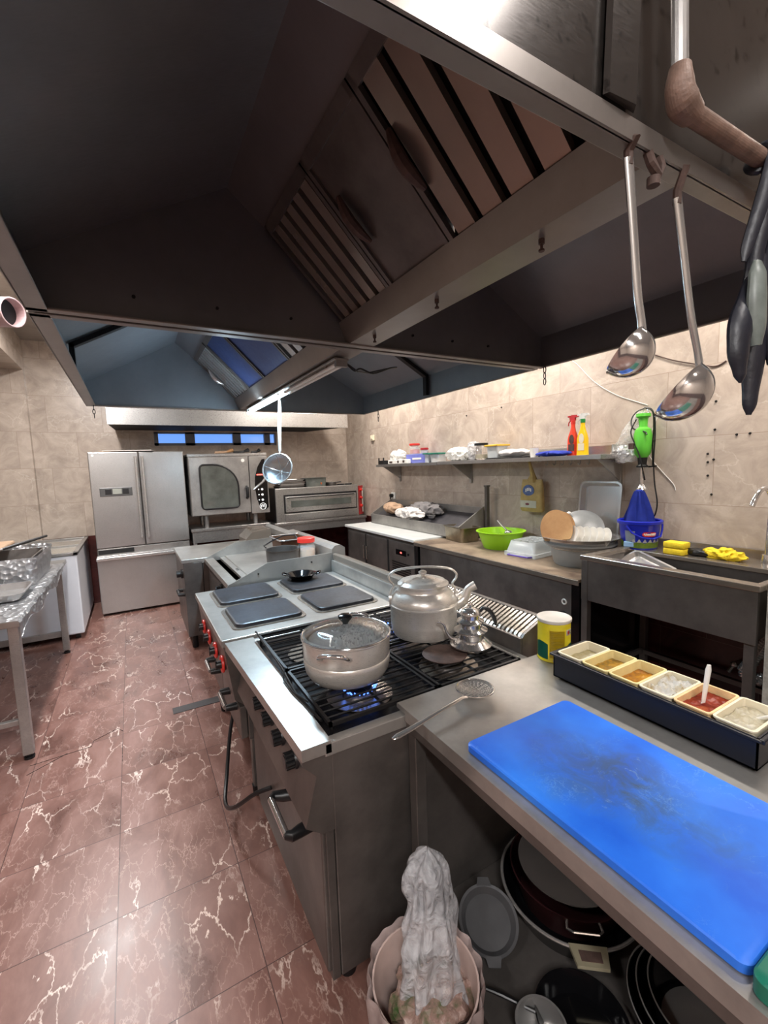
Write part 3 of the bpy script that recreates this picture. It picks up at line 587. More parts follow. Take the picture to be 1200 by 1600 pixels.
# combi oven on a stand
def work_table(name, lab, x0, x1, y0, y1, h, apron=0.10, mat='steel_h', legs=None, shelf=None, cat='table'):
    t = thing(name, lab, cat, ((x0+x1)/2, (y0+y1)/2, 0))
    part('table_top', B().box((x0, y0, h-0.035), (x1, y1, h), 0.004), mat, t)
    part('apron', B().box((x0+0.03, y0+0.012, h-0.035-apron), (x1-0.03, y0+0.018, h-0.035)).box((x0+0.012, y0+0.03, h-0.035-apron), (x0+0.018, y1-0.03, h-0.035)).box((x1-0.018, y0+0.03, h-0.035-apron), (x1-0.012, y1-0.03, h-0.035)), mat, t)
    for (x, y) in legs or ((x0+0.035, y0+0.035), (x1-0.035, y0+0.035), (x0+0.035, y1-0.035), (x1-0.035, y1-0.035)):
        l = part('leg', B().box((x-0.02, y-0.02, 0.03), (x+0.02, y+0.02, h-0.036), 0.003), 'steel', t)
        part('foot', B().cyl((x, y, 0), (x, y, 0.012), 0.022, seg=12).cyl((x, y, 0.012), (x, y, 0.03), 0.012, seg=10), 'black', l)
    if shelf: part('shelf', B().box((x0+0.01, y0+0.01, shelf-0.03), (x1-0.01, y1-0.01, shelf), 0.003), mat, t)
    return t
work_table('oven_stand', 'low steel stand table under the combi oven', 0.60, 1.585, 5.88, 6.5, 0.905, 0.14)
t = thing('combi_oven', 'square stainless combi oven with curved glass door on a stand table', 'oven', (1.09, 6.2, 0.905))
part('body', B().box((0.622, 5.93, 1.06), (1.585, 6.5, 1.835), 0.01), 'steel', t)
part('top_trim', B().box((0.615, 5.89, 1.80), (1.59, 6.5, 1.838), 0.006), 'steel_h', t)
for x in (0.80, 1.42):
    for y in (6.0, 6.42): part('leg', B().cyl((x, y, 0.905), (x, y, 1.06), 0.028, seg=14), 'steel', t)
d = part('door', B().box((0.625, 5.885, 1.065), (1.345, 5.935, 1.798), 0.01), 'steel', t)
def wpoly(x0, x1, z0, z1, y, rc, big):
    pts = []
    for cx, cz, a0, r in ((x1-rc, z0+rc, -PI/2, rc), (x1-big, z1-big*0.95, 0, big), (x0+rc, z1-rc, PI/2, rc), (x0+rc, z0+rc, PI, rc)):
        for k in range(9):
            a = a0+PI/2*k/8; pts.append((cx+r*math.cos(a), y, cz+(r*0.95 if r == big else r)*math.sin(a)))
    return pts
part('window', B().prism(wpoly(0.745, 1.20, 1.145, 1.70, 5.877, 0.05, 0.30), (0, 0.01, 0)), 'ovenglass', d)
fr = wpoly(0.745, 1.20, 1.145, 1.70, 5.879, 0.05, 0.30)
part('window_seal', B().tube(fr, 0.011, 8, closed=True), 'black', d)
part('handle', B().tube([(1.303, 5.885, 1.26), (1.303, 5.845, 1.275), (1.303, 5.84, 1.33), (1.303, 5.845, 1.39), (1.303, 5.885, 1.40)], 0.020, 10), 'black', d, True)
part('badge', B().cyl((1.275, 5.880, 1.745), (1.275, 5.886, 1.745), 0.022, seg=20), 'whitep', d)
cp = part('control_panel', B().box((1.352, 5.885, 1.045), (1.59, 5.935, 1.798), 0.006), 'steel', t)
pl = [(1.555, 1.76), (1.52, 1.755), (1.46, 1.66), (1.42, 1.53), (1.41, 1.40), (1.425, 1.25), (1.46, 1.13), (1.49, 1.095), (1.54, 1.09), (1.575, 1.12), (1.575, 1.5)]
part('fascia', B().prism([(x, 5.878, z) for x, z in pl], (0, 0.008, 0)), 'blackg', cp)
part('swoosh', B().tube([(1.39, 5.874, 1.36), (1.44, 5.874, 1.40), (1.52, 5.874, 1.46), (1.578, 5.874, 1.55)], [0.010, 0.016, 0.016, 0.008], 8, flat=1), 'satin', cp)
for z in (1.36, 1.29, 1.22): part('button', B().cyl((1.50, 5.872, z), (1.50, 5.879, z), 0.014, seg=14).cyl((1.455, 5.874, z), (1.455, 5.879, z), 0.008, seg=10), 'whiteglow', cp)
part('indicator', B().box((1.44, 5.874, 1.545), (1.53, 5.879, 1.560)), 'redled', cp)
lg = B().tube(ring_pts((1.50, 5.874, 1.135), 0.042, 24, (1, 0, 0), (0, 0, 1)), 0.003, 6, closed=True)
lg.tube([(1.478, 5.874, 1.115), (1.478, 5.874, 1.148), (1.489, 5.874, 1.155), (1.50, 5.874, 1.145), (1.511, 5.874, 1.155), (1.522, 5.874, 1.148), (1.522, 5.874, 1.115)], 0.004, 6).tube([(1.50, 5.874, 1.145), (1.50, 5.874, 1.122)], 0.004, 6)
part('emblem', lg, 'whiteglow', cp)  # white emblem with a faint glow put into its material
# things lying on the combi oven
def utensil(x, y, a, l, mat1, mat2, lab, z=1.838):
    m = Matrix.Translation((x, y, z)) @ Matrix.Rotation(a, 4, 'Z')
    t = thing('kitchen_tongs' if mat1 == 'wood' else 'brush', lab, 'utensil', (x, y, z))
    part('grip', B().tube([(-l/2, 0, 0.018), (-l*0.1, 0, 0.02), (l*0.15, 0, 0.026)], [0.014, 0.018, 0.015], 8, mat=m), mat1, t, True)
    part('head', B().tube([(l*0.15, 0, 0.026), (l/2, 0, 0.05)], [0.012, 0.026], 8, mat=m), mat2, t, True)
utensil(1.08, 6.05, 0.25, 0.24, 'cloth_tan', 'wood', 'wooden-handled tool lying left on top of the combi oven')
utensil(1.30, 6.05, 0.1, 0.20, 'black', 'black', 'black tool lying middle on top of the combi oven')
utensil(1.50, 6.1, 0.2, 0.12, 'black', 'black', 'small dark tool at the right end of the combi oven top')

# deck oven
work_table('oven_stand', 'steel stand table carrying the wide deck oven', 1.64, 3.05, 5.88, 6.5, 0.880, 0.10)
t = thing('deck_oven', 'wide low deck oven with red knob panel on its right', 'oven', (2.36, 6.2, 0.88))
part('body', B().box((1.68, 5.93, 0.882), (2.93, 6.5, 1.352), 0.006), 'black', t)
part('front', B().box((1.68, 5.90, 0.882), (2.93, 5.932, 1.352), 0.006), 'steel_h', t)
d = part('door', B().box((1.81, 5.875, 1.02), (2.88, 5.902, 1.235), 0.006), 'steel_h', t)
part('door_frame', B().box((1.79, 5.895, 1.005), (2.90, 5.905, 1.262)), 'black', t)
part('window', B().box((1.885, 5.87, 1.085), (2.80, 5.878, 1.175), 0.003), 'ovenglass', d)
part('handle', B().tube([(1.84, 5.877, 1.215), (1.86, 5.845, 1.222), (2.83, 5.845, 1.222), (2.85, 5.877, 1.215)], 0.008, 8), 'black', d, True)
part('drip_tray', B().box((1.80, 5.885, 0.90), (2.90, 5.903, 0.995), 0.004), 'steel_h', t)
cp = part('control_panel', B().prism([(2.935, 5.90, 0.90), (3.06, 6.00, 0.90), (3.06, 6.02, 0.90), (2.935, 5.93, 0.90)], (0, 0, 0.43)), 'redp', t)
for z in (1.27, 1.15, 1.03): part('knob', knob(B(), (2.985, 5.937, z), (0.62, -0.78, 0), 0.022, 0.03), 'red', cp)
part('label_strip', B().prism([(3.02, 5.966, 0.93), (3.055, 5.994, 0.93), (3.055, 5.99, 0.93), (3.02, 5.962, 0.93)], (0, 0, 0.36)), 'whitep', cp)
# trays and pans on the deck oven
for k in range(4):
    solo('baking_tray', B().pan(0.40-0.01*(k % 2), 0.30, 0.028, 0.02, c=(1.93+0.008*(k % 3), 6.08, 1.3525+k*0.0285)), 'steel' if k % 2 else 'dsteel',
         'shallow steel baking tray in the stack on the deck oven, ' + ['bottom one', 'second from the bottom', 'third from the bottom', 'topmost'][k], 'tray', True, 'baking trays on the deck oven')
t = thing('food_container', 'dark half-clear container with orange food on the deck oven', 'container', (2.29, 6.05, 1.3525))
part('container', B().pan(0.34, 0.26, 0.125, 0.03, c=(2.29, 6.05, 1.3525)), 'ovenglass', t, True)
part('food', B().blob((2.36, 6.03, 1.40), (0.085, 0.10, 0.045), 0.2, 20, 3), plain('orange_food', srgb(190, 96, 46), 0.5), t, True)
t = thing('small_pan', 'small dark pan on the right half of the deck oven', 'pan', (2.58, 6.05, 1.3525))
part('pan', B().lathe([(0.0, 0), (0.075, 0), (0.09, 0.05), (0.086, 0.05), (0.072, 0.004), (0, 0.004)], (2.56, 6.05, 1.3525), 24), 'dsteel', t, True)
part('handle', B().tube([(2.64, 6.05, 1.395), (2.72, 6.04, 1.40)], 0.008, 8), 'black', t, True)
for x, y, lab in ((2.74, 6.1, 'shallow pale dish beside the small pan on the deck oven'), (2.86, 6.08, 'flat pale dish at the right end of the deck oven top')):
    solo('dish', B().lathe([(0, 0), (0.045, 0), (0.065, 0.018), (0.062, 0.02), (0.042, 0.004), (0, 0.004)], (x, y, 1.3525), 22), 'satin', lab, 'dish', True)

# ================================================================ LEFT SIDE
t = thing('chest_freezer', 'white chest freezer with glass lid left of the fridge', 'freezer', (-1.0, 5.9, 0))
part('body', B().box((-1.60, 5.2, 0.055), (-0.52, 6.48, 0.845), 0.012), 'white', t)
part('lid_frame', B().box((-1.61, 5.19, 0.845), (-0.51, 5.235, 0.875), 0.004).box((-1.61, 6.45, 0.845), (-0.51, 6.49, 0.875), 0.004).box((-1.61, 5.19, 0.845), (-1.57, 6.49, 0.875), 0.004).box((-0.55, 5.19, 0.845), (-0.51, 6.49, 0.875), 0.004).box((-1.57, 5.80, 0.85), (-0.55, 5.83, 0.872), 0.003), 'steel', t)
part('lid_glass', B().box((-1.58, 5.23, 0.852), (-0.54, 6.46, 0.858)), plain('tinted_lid_glass', srgb(150, 146, 136), 0.08, 0, 0.05, spec=0.8), t)
for x, y in ((-0.58, 5.26), (-0.58, 6.42), (-1.54, 5.26), (-1.54, 6.42)): part('wheel', B().cyl((x-0.02, y, 0.028), (x+0.02, y, 0.028), 0.028, seg=14), 'black', t)
t = thing('prep_table', 'steel table with foil-covered top at the left edge', 'table', (-1.1, 4.0, 0))
part('table_top', B().box((-1.75, 3.08, 0.785), (-0.60, 5.15, 0.822), 0.004), 'steel_top', t)
for x, y in ((-0.635, 3.115), (-0.635, 4.86), (-1.70, 3.115), (-1.70, 4.86)):
    l = part('leg', B().box((x-0.025, y-0.025, 0.03), (x+0.025, y+0.025, 0.785), 0.003), 'steel', t)
    part('foot', B().cyl((x, y, 0), (x, y, 0.014), 0.026, seg=12).cyl((x, y, 0.014), (x, y, 0.03), 0.015, seg=10), 'black', l)
part('crossbar', B().box((-1.67, 3.10, 0.215), (-0.661, 3.13, 0.245), 0.002), 'steel', t)
part('crossbar', B().box((-1.67, 4.845, 0.16), (-0.661, 4.875, 0.21), 0.002), 'steel', t)
def foilf(u, v):
    # draped foil: most on the table, right strip hangs over the edge
    y = 3.06+u*1.85; s = -0.50+v*0.62
    n = noise.noise(Vector((y*9, s*9, 1)))*0.014+noise.noise(Vector((y*26, s*26, 5)))*0.006
    if s <= 0: return Vector((-0.598+s, y, 0.826+abs(n)*0.5))
    dz = min(s, 0.05+0.05*(0.5+0.5*math.sin(y*9)))*(1 if u < 0.93 else 0.4)
    return Vector((-0.594+0.012*abs(n)*60*0.3+n*0.6, y, 0.824-dz))
solo('foil_sheet', B().grid(foilf, 110, 34, 0.0012), 'foil', 'crumpled aluminium foil draped over the steel table edge', 'foil', False)
t = thing('foil_tray', 'deep tray wrapped in crumpled foil on the left table', 'tray', (-0.95, 4.35, 0.833))
def fw(u, v):
    a = u*2*PI; p = B().rrect(0.62, 0.72, 0.06, 0, (0, 0), 12); k = int(u*len(p)) % len(p); q = p[k]
    h = v*0.20; n = noise.noise(Vector((q[0]*14, q[1]*14, h*22)))*0.022+noise.noise(Vector((q[0]*40, q[1]*40, h*40)))*0.007
    s = 1+0.10*v
    return Vector((-0.98+q[0]*s*(1+n), 4.4+q[1]*s*(1+n), 0.834+h*(1+0.10*noise.noise(Vector((q[0]*9, q[1]*9, 2))))))
part('foil_wrap', B().grid(fw, 104, 16, 0.001), 'foil', t, False)
part('tray', B().pan(0.58, 0.68, 0.17, 0.05, c=(-0.98, 4.4, 0.842)), 'dsteel', t, True)
t = thing('griddle_pan', 'flat black griddle plate with pale rim on the foil tray', 'griddle', (-1.15, 4.6, 1.04))
part('plate', B().box((-1.52, 4.35, 1.075), (-1.02, 4.85, 1.115), 0.01), 'iron', t)
part('rim', B().box((-1.56, 4.30, 1.045), (-0.92, 4.9, 1.075), 0.01), 'cloth_tan', t)
t = thing('long_knife', 'long knife with black handle resting on the griddle plate', 'knife', (-0.95, 4.5, 1.05))
p0, p1, p2 = Vector((-1.02, 4.25, 1.04)), Vector((-0.90, 4.38, 1.07)), Vector((-0.66, 4.66, 1.115))
part('blade', B().tube([p0, p0.lerp(p1, .5), p1], [0.002, 0.006, 0.008], 6), 'satin', t)
part('handle', B().tube([p1, p1.lerp(p2, .5), p2], [0.010, 0.013, 0.010], 8), 'black', t, True)
solo('serving_tray', B().pan(0.50, 0.42, 0.045, 0.04, c=(-0.90, 3.72, 0.836)), 'satin', 'shallow steel tray near the front of the foil-covered table', 'tray', True)

# ================================================================ COOKING LINE
# --- gas range (nearest)
GX0, GX1, GY0, GY1 = 0.345, 1.30, 1.13, 2.06
t = thing('gas_range', 'stainless gas range with four black knobs nearest the camera', 'stove', (0.8, 1.6, 0))
part('body', B().box((0.44, GY0, 0.05), (GX1, GY1, 0.775), 0.003), 'dsteel', t)
part('base_frame', B().box((0.412, GY0+0.004, 0.045), (0.438, GY1-0.004, 0.56), 0.002), 'dsteel', t)
tb = B().prism([(0.350, GY0-0.005, 0.785), (0.312, GY1, 0.785), (0.44, GY1, 0.785), (0.44, GY0-0.005, 0.785)], (0, 0, 0.037)).box((0.42, GY0-0.005, 0.775), (GX1, GY0+0.03, 0.815), 0.003).box((1.26, GY0, 0.775), (GX1+0.02, GY1, 0.822), 0.003).box((0.44, GY1-0.03, 0.775), (GX1, GY1, 0.815), 0.003)
part('top_frame', tb, 'steel_top', t)
part('burner_well', B().box((0.44, GY0+0.03, 0.765), (1.26, GY1-0.03, 0.782)), plain('greasy_black_enamel', srgb(30, 30, 34), 0.22, 0.5, 0.4, 20), t)
cpn = B().prism([(0.350, GY0, 0.785), (0.352, GY0, 0.77), (0.392, GY0, 0.725), (0.352, GY0, 0.58), (0.405, GY0, 0.540), (0.44, GY0, 0.54), (0.44, GY0, 0.785)], (0, GY1-GY0, 0))
cp = part('control_panel', cpn, 'dsteel', t)
pn = Vector((-0.965, 0, 0.262))
for y in (1.285, 1.425, 1.56, 1.69):
    kb = B(); c = Vector((0.384, y, 0.695)); 
    kb.cyl(c, c+Vector((-0.014, 0, 0.0)), 0.033, 0.030, 20)
    for k in range(8):
        a = 2*PI*k/8; kb.cyl(c+Vector((-0.012, 0.018*math.cos(a), 0.018*math.sin(a))), c+Vector((-0.040, 0.018*math.cos(a), 0.018*math.sin(a))), 0.009, seg=8)
    kb.cyl(c+Vector((-0.012, 0, 0)), c+Vector((-0.042, 0, 0)), 0.020, seg=16)
    part('knob', kb, 'black', cp, True)
od = part('oven_door', B().box((0.400, GY0+0.012, 0.07), (0.430, GY1-0.10, 0.535), 0.006), 'dsteel', t)
hb = B().tube([(0.318, 1.215, 0.512), (0.318, 1.385, 0.512)], 0.011, 12)
part('handle', hb, 'chrome', od, True)
for y, s in ((1.205, 1), (1.395, -1)):
    part('handle_bracket', B().tube([(0.405, y+s*0.02, 0.505), (0.360, y+s*0.01, 0.508), (0.330, y, 0.512), (0.318, y+s*0.012, 0.512)], [0.020, 0.019, 0.016, 0.013], 10), 'black', od, True)
for x in (0.48, 1.24):
    for y in (GY0+0.05, GY1-0.05): part('foot', B().cyl((x, y, 0), (x, y, 0.05), 0.028, 0.032, seg=14), 'iron', t)
# burners, grates
def grate(x0, x1, y0, y1, z=0.842):
    g = B(); r = 0.005
    g.box((x0, y0, z-0.012), (x0+0.010, y1, z)).box((x1-0.010, y0, z-0.012), (x1, y1, z)).box((x0, y0, z-0.012), (x1, y0+0.010, z)).box((x0, y1-0.010, z-0.012), (x1, y1, z))
    n = 11
    for k in range(1, n): yy = y0+(y1-y0)*k/n; g.cyl((x0+0.005, yy, z-0.004), (x1-0.005, yy, z-0.004), 0.0038, seg=6)
    g.cyl(((x0+x1)/2, y0, z-0.012), ((x0+x1)/2, y1, z-0.012), 0.005, seg=6)
    for x in (x0+0.01, x1-0.01):
        for y in (y0+0.01, y1-0.01): g.cyl((x, y, z-0.01), (x, y, 0.782), 0.006, seg=6)
    return part('grate', g, 'iron', t)
for (x0, x1) in ((0.455, 0.855), (0.865, 1.255)):
    for (y0, y1) in ((1.172, 1.588), (1.60, 2.025)): grate(x0, x1, y0, y1)
BC = [(0.655, 1.375), (1.06, 1.375), (0.655, 1.815), (1.06, 1.815)]
for (x, y) in BC:
    b = part('burner', B().lathe([(0, 0), (0.06, 0), (0.055, 0.012), (0.045, 0.02), (0, 0.022)], (x, y, 0.782), 24), 'dsteel', t, True)
    part('burner_cap', B().lathe([(0, 0.0), (0.046, 0.0), (0.046, 0.008), (0, 0.012)], (x, y, 0.806), 24), 'iron', b, True)
    part('drip_plate', B().lathe([(0.062, 0), (0.12, 0.004), (0.12, 0.006), (0.062, 0.003)], (x, y, 0.782), 24), 'satin_g', b, True)
for (x, y), lab in zip((BC[0], BC[3]), ('ring of blue gas flames under the steaming pot', 'ring of blue gas flames under the big kettle')):
    fb = B()
    for k in range(22):
        a = 2*PI*k/22; p = Vector((x+0.05*math.cos(a), y+0.05*math.sin(a), 0.806)); q = p+Vector((0.016*math.cos(a), 0.016*math.sin(a), 0.018))
        fb.tube([p, p.lerp(q, .5), q], [0.002, 0.0035, 0.0006], 6)
    solo('gas_flame', fb, 'flame', lab, 'flame', True, None, 'stuff')
part('wire_guard', B().tube([(0.452, 1.60, 0.85), (0.430, 1.55, 0.83), (0.43, 1.44, 0.83), (0.445, 1.33, 0.84)], 0.003, 6).tube([(0.445, 2.02, 0.86), (0.445, 1.75, 0.85), (0.445, 1.62, 0.842), (0.435, 1.42, 0.828), (0.448, 1.22, 0.83)], 0.0045, 6), 'iron', t)
# flue grille at its back
t2 = thing('flue_grille', 'slatted dark steel flue grille behind the kettle along the range back', 'grille', (1.38, 1.6, 0.78))
part('box', B().prism([(1.325, 1.245, 0.78), (1.325, 1.245, 0.855), (1.345, 1.245, 0.885), (1.46, 1.245, 0.935), (1.475, 1.245, 0.92), (1.475, 1.245, 0.78)], (0, 0.81, 0)), 'dark', t2)
sl = B()
for k in range(34):
    y = 1.25+0.80*k/34; sl.prism([(1.335, y, 0.884), (1.348, y, 0.897), (1.462, y, 0.945), (1.462, y, 0.937), (1.350, y, 0.888), (1.338, y, 0.876)], (0, 0.013, 0))
part('slat', sl, 'satin_g', t2)
part('frame', B().box((1.455, 1.24, 0.93), (1.478, 2.06, 0.946), 0.002).box((1.322, 1.235, 0.78), (1.337, 2.06, 0.884), 0.002).prism([(1.33, 1.232, 0.78), (1.33, 1.232, 0.885), (1.345, 1.232, 0.90), (1.465, 1.232, 0.948), (1.475, 1.232, 0.93), (1.475, 1.232, 0.78)], (0, 0.012, 0)), 'dsteel', t2)

# --- hotplate range
t = thing('hotplate_range', 'electric range with four square dark hotplates and red-ringed knobs', 'stove', (0.8, 2.58, 0))
part('body', B().box((0.40, 2.10, 0.30), (1.28, 3.05, 0.785), 0.003), 'dsteel', t)
part('top', B().box((0.302, 2.095, 0.785), (1.28, 3.06, 0.822), 0.005), 'steel_top', t)
cp = part('control_panel', B().prism([(0.312, 2.10, 0.785), (0.345, 2.10, 0.52), (0.40, 2.10, 0.47), (0.40, 2.10, 0.785)], (0, 0.95, 0)), 'dsteel', t)
for y in (2.21, 2.41, 2.63, 2.83):
    c = Vector((0.328, y, 0.665)); k = part('knob', B().cyl(c, c+Vector((-0.010, 0, 0)), 0.033, seg=18).cyl(c+Vector((-0.010, 0, 0)), c+Vector((-0.042, 0, 0.0)), 0.022, 0.018, 14).box((0.284, y-0.006, 0.643), (0.290, y+0.006, 0.687)), 'black', cp, True)
    part('ring', B().tube(ring_pts(c+Vector((-0.012, 0, 0)), 0.036, 24, (0, 1, 0), (0, 0, 1)), 0.0075, 8, closed=True), 'red', k, True)
for (y0, y1) in ((2.115, 2.57), (2.58, 3.04)):
    d = part('oven_door', B().box((0.365, y0, 0.305), (0.398, y1, 0.468), 0.004), 'dsteel', t)
    part('handle', B().tube([(0.312, y0+0.08, 0.448), (0.312, y0+0.24, 0.448)], 0.011, 12), 'chrome', d, True)
    for yy in (y0+0.07, y0+0.25): part('handle_bracket', B().tube([(0.366, yy, 0.445), (0.33, yy, 0.447), (0.312, yy, 0.448)], [0.020, 0.018, 0.015], 10), 'black', d, True)
for (x, y) in ((0.43, 2.12), (0.43, 3.02), (1.25, 2.12), (1.25, 3.02)):
    l = part('leg', B().box((x-0.022, y-0.022, 0.05), (x+0.022, y+0.022, 0.30), 0.003), 'dsteel', t); part('foot', B().cyl((x, y, 0), (x, y, 0.05), 0.026, 0.03, 12), 'iron', l)
def hotplate(x, y):
    b = B(); b.loft([b.rrect(0.345, 0.345, 0.035, z, (x, y), 6) for z in (0.822, 0.822)][0:1]+[b.rrect(0.35, 0.35, 0.04, 0.828, (x, y), 6), b.rrect(0.345, 0.345, 0.04, 0.842, (x, y), 6), b.rrect(0.33, 0.33, 0.035, 0.845, (x, y), 6)])
    o = part('hotplate', b, 'plate', t)
    b2 = B(); q = lambda s, z: b2.rrect(s, s, 0.045, z, (x, y), 6)
    b2.loft([q(0.385, 0.8225), q(0.385, 0.827), q(0.352, 0.8275), q(0.352, 0.8225)], False, False)
    part('trim_ring', b2, 'satin_g', o)
for x, y in ((0.57, 2.38), (0.57, 2.81), (1.01, 2.38), (1.01, 2.81)): hotplate(x, y)
t = thing('back_rail', 'long raised steel rail along the back of the hotplate range', 'rail', (1.35, 2.65, 0.8))
part('panel', B().box((1.285, 2.08, 0.70), (1.30, 3.10, 0.90), 0.002), 'steel_top', t)
part('cap', B().prism([(1.30, 2.08, 0.885), (1.30, 2.08, 0.945), (1.315, 2.08, 0.955), (1.40, 2.08, 0.925), (1.40, 2.08, 0.90)], (0, 1.02, 0)), 'satin_g', t)
part('support', B().box((1.30, 2.1, 0), (1.38, 2.14, 0.88)).box((1.30, 3.02, 0), (1.38, 3.06, 0.88)), 'dsteel', t)

# --- griddle
t = thing('griddle', 'steel griddle with high splash guards beyond the hotplate range', 'griddle', (0.95, 3.7, 0))
part('body', B().box((0.55, 3.12, 0.30), (1.33, 4.24, 0.80), 0.003), 'dsteel', t)
part('trough', B().box((0.525, 3.125, 0.78), (0.60, 4.235, 0.822), 0.003).box((0.655, 3.125, 0.78), (0.70, 4.235, 0.822), 0.003).box((0.60, 3.125, 0.785), (0.655, 4.235, 0.80)), 'steel_top', t)
part('griddle_plate', B().box((0.70, 3.125, 0.79), (1.30, 4.235, 0.832), 0.006), 'steel_top', t)
part('outlet', B().box((0.67, 3.55, 0.8225), (0.69, 3.62, 0.828), 0.002), 'chrome', t)
for y in (3.112, 4.238):
    part('splash_guard', B().prism([(0.50, y, 0.79), (0.52, y, 0.825), (0.56, y, 0.84), (0.70, y, 0.90), (0.80, y, 0.945), (1.30, y, 0.955), (1.30, y, 0.79)], (0, 0.010, 0)), 'steel_top', t)
part('back_guard', B().prism([(1.30, 3.112, 0.80), (1.30, 3.112, 0.98), (1.325, 3.112, 1.005), (1.37, 3.112, 1.01), (1.41, 3.112, 0.985), (1.41, 3.112, 0.80)], (0, 1.14, 0)), 'steel_top', t)
part('bolt', B().cyl((0.73, 3.112, 0.875), (0.73, 3.106, 0.875), 0.006, seg=8), 'iron', t)
part('bolt', B().cyl((1.13, 3.112, 0.905), (1.13, 3.106, 0.905), 0.006, seg=8), 'iron', t)
part('knob', knob(B(), (0.55, 3.55, 0.70), (-1, 0, 0), 0.032, 0.05), 'black', t, True)
for (x, y) in ((0.60, 3.17), (0.60, 4.18), (1.28, 3.17), (1.28, 4.18)): part('leg', B().box((x-0.022, y-0.022, 0), (x+0.022, y+0.022, 0.30), 0.003), 'dsteel', t)
# --- unit at the far end
t = thing('fryer_unit', 'boxy steel fryer unit at the far end of the cooking line', 'fryer', (0.85, 4.7, 0))
part('body', B().box((0.345, 4.255, 0.12), (1.30, 5.05, 0.80), 0.004), 'dsteel', t)
part('top', B().box((0.33, 4.25, 0.80), (1.30, 5.05, 0.835), 0.004), 'steel_top', t)
part('seam', B().box((0.50, 4.249, 0.14), (0.506, 4.2545, 0.79)), 'dark', t)
part('knob', knob(B(), (0.345, 4.36, 0.69), (-1, 0, 0), 0.036, 0.055), 'black', t, True)
part('handle', B().tube([(0.345, 4.33, 0.50), (0.30, 4.33, 0.505), (0.30, 4.50, 0.505), (0.345, 4.50, 0.50)], 0.016, 10), 'black', t, True)
part('back_guard', B().prism([(1.30, 4.255, 0.6), (1.30, 4.255, 0.97), (1.33, 4.255, 1.0), (1.37, 4.255, 0.98), (1.37, 4.255, 0.6)], (0, 0.8, 0)), 'steel_top', t)
part('chimney', B().prism([(0.98, 4.62, 0.835), (0.98, 4.62, 0.90), (1.05, 4.62, 0.97), (1.24, 4.62, 0.99), (1.24, 4.62, 0.835)], (0, 0.34, 0)).box((1.06, 4.66, 0.97), (1.22, 4.70, 1.0)).box((1.06, 4.76, 0.97), (1.22, 4.80, 1.0)).box((1.06, 4.86, 0.97), (1.22, 4.90, 1.0)), 'satin_g', t)
for (x, y) in ((0.40, 4.31), (0.40, 5.0), (1.24, 4.31), (1.24, 5.0)): part('foot', B().cyl((x, y, 0), (x, y, 0.12), 0.025, seg=12), 'iron', t)
# cable looping out from under the gas range
solo('power_cable', B().stube([(0.40, 1.72, 0.30), (0.34, 1.76, 0.27), (0.27, 1.86, 0.17), (0.255, 2.0, 0.10), (0.29, 2.15, 0.13), (0.34, 2.3, 0.24), (0.38, 2.38, 0.32)], 0.009, 8), 'black', 'dark hose looping out between gas range and hotplate range', 'hose', True)

# ================================================================ RIGHT WALL COUNTERS
t = thing('refrigerated_counter', 'low refrigerated counter with white marble top along the right wall', 'counter', (2.75, 4.4, 0))
part('body', B().box((2.42, 3.61, 0.10), (3.08, 5.20, 0.835), 0.004), 'dsteel', t)
part('marble_top', B().box((2.375, 3.60, 0.838), (3.09, 5.22, 0.868), 0.006), 'marble', t)
for y0, y1, hy in ((4.70, 5.16, 4.715), (4.17, 4.66, 4.64)):
    d = part('door', B().box((2.395, y0, 0.13), (2.42, y1, 0.80), 0.006), 'dsteel', t)
    part('handle', B().box((2.378, hy-0.012, 0.50), (2.396, hy+0.012, 0.66), 0.004), 'satin_g', d)
cp = part('control_panel', B().box((2.400, 3.63, 0.13), (2.42, 4.13, 0.80), 0.004), 'dsteel', t)
part('display', B().box((2.396, 3.78, 0.665), (2.401, 3.98, 0.725), 0.002), 'blackg', cp)
part('led', B().box((2.394, 3.86, 0.688), (2.397, 3.89, 0.703)), 'redled', cp)
part('switch', B().cyl((2.402, 3.735, 0.695), (2.393, 3.735, 0.695), 0.012, seg=12), 'blackg', cp)
gr = B()
for k in range(12): gr.box((2.394, 3.70, 0.30+k*0.025), (2.402, 4.06, 0.312+k*0.025), 0.002)
part('vent_grille', gr, 'iron', cp)
for x in (2.48, 3.02):
    for y in (3.68, 4.4, 5.12): part('foot', B().cyl((x, y, 0), (x, y, 0.10), 0.022, seg=10), 'iron', t)

t = thing('work_counter', 'counter with stained brown top between marble counter and sink', 'counter', (2.75, 2.65, 0))
part('counter_top', B().box((2.375, 1.745, 0.832), (3.09, 3.595, 0.852), 0.003), 'wood_top', t)
part('top_edge', B().box((2.370, 1.742, 0.815), (2.380, 3.595, 0.848), 0.002), 'satin_g', t)
part('apron', B().box((2.384, 1.80, 0.43), (2.392, 3.50, 0.815)), 'dsteel', t)
part('side_panel', B().box((2.384, 1.742, 0.0), (3.08, 1.752, 0.832)).box((2.384, 1.752, 0.02), (2.40, 1.80, 0.832)), 'blackg', t)
part('side_panel', B().box((2.384, 3.54, 0.0), (3.08, 3.59, 0.832)), 'iron', t)
part('cable_grommet', B().tube(ring_pts((2.382, 1.852, 0.685), 0.016, 18, (0, 1, 0), (0, 0, 1)), 0.005, 8, closed=True), 'whitep', t)
part('knob', knob(B(), (2.384, 1.855, 0.595), (-1, 0, 0), 0.024, 0.03), 'black', t, True)
part('bottom_shelf', B().box((2.41, 1.76, 0.14), (3.07, 3.54, 0.16)), 'dsteel', t)

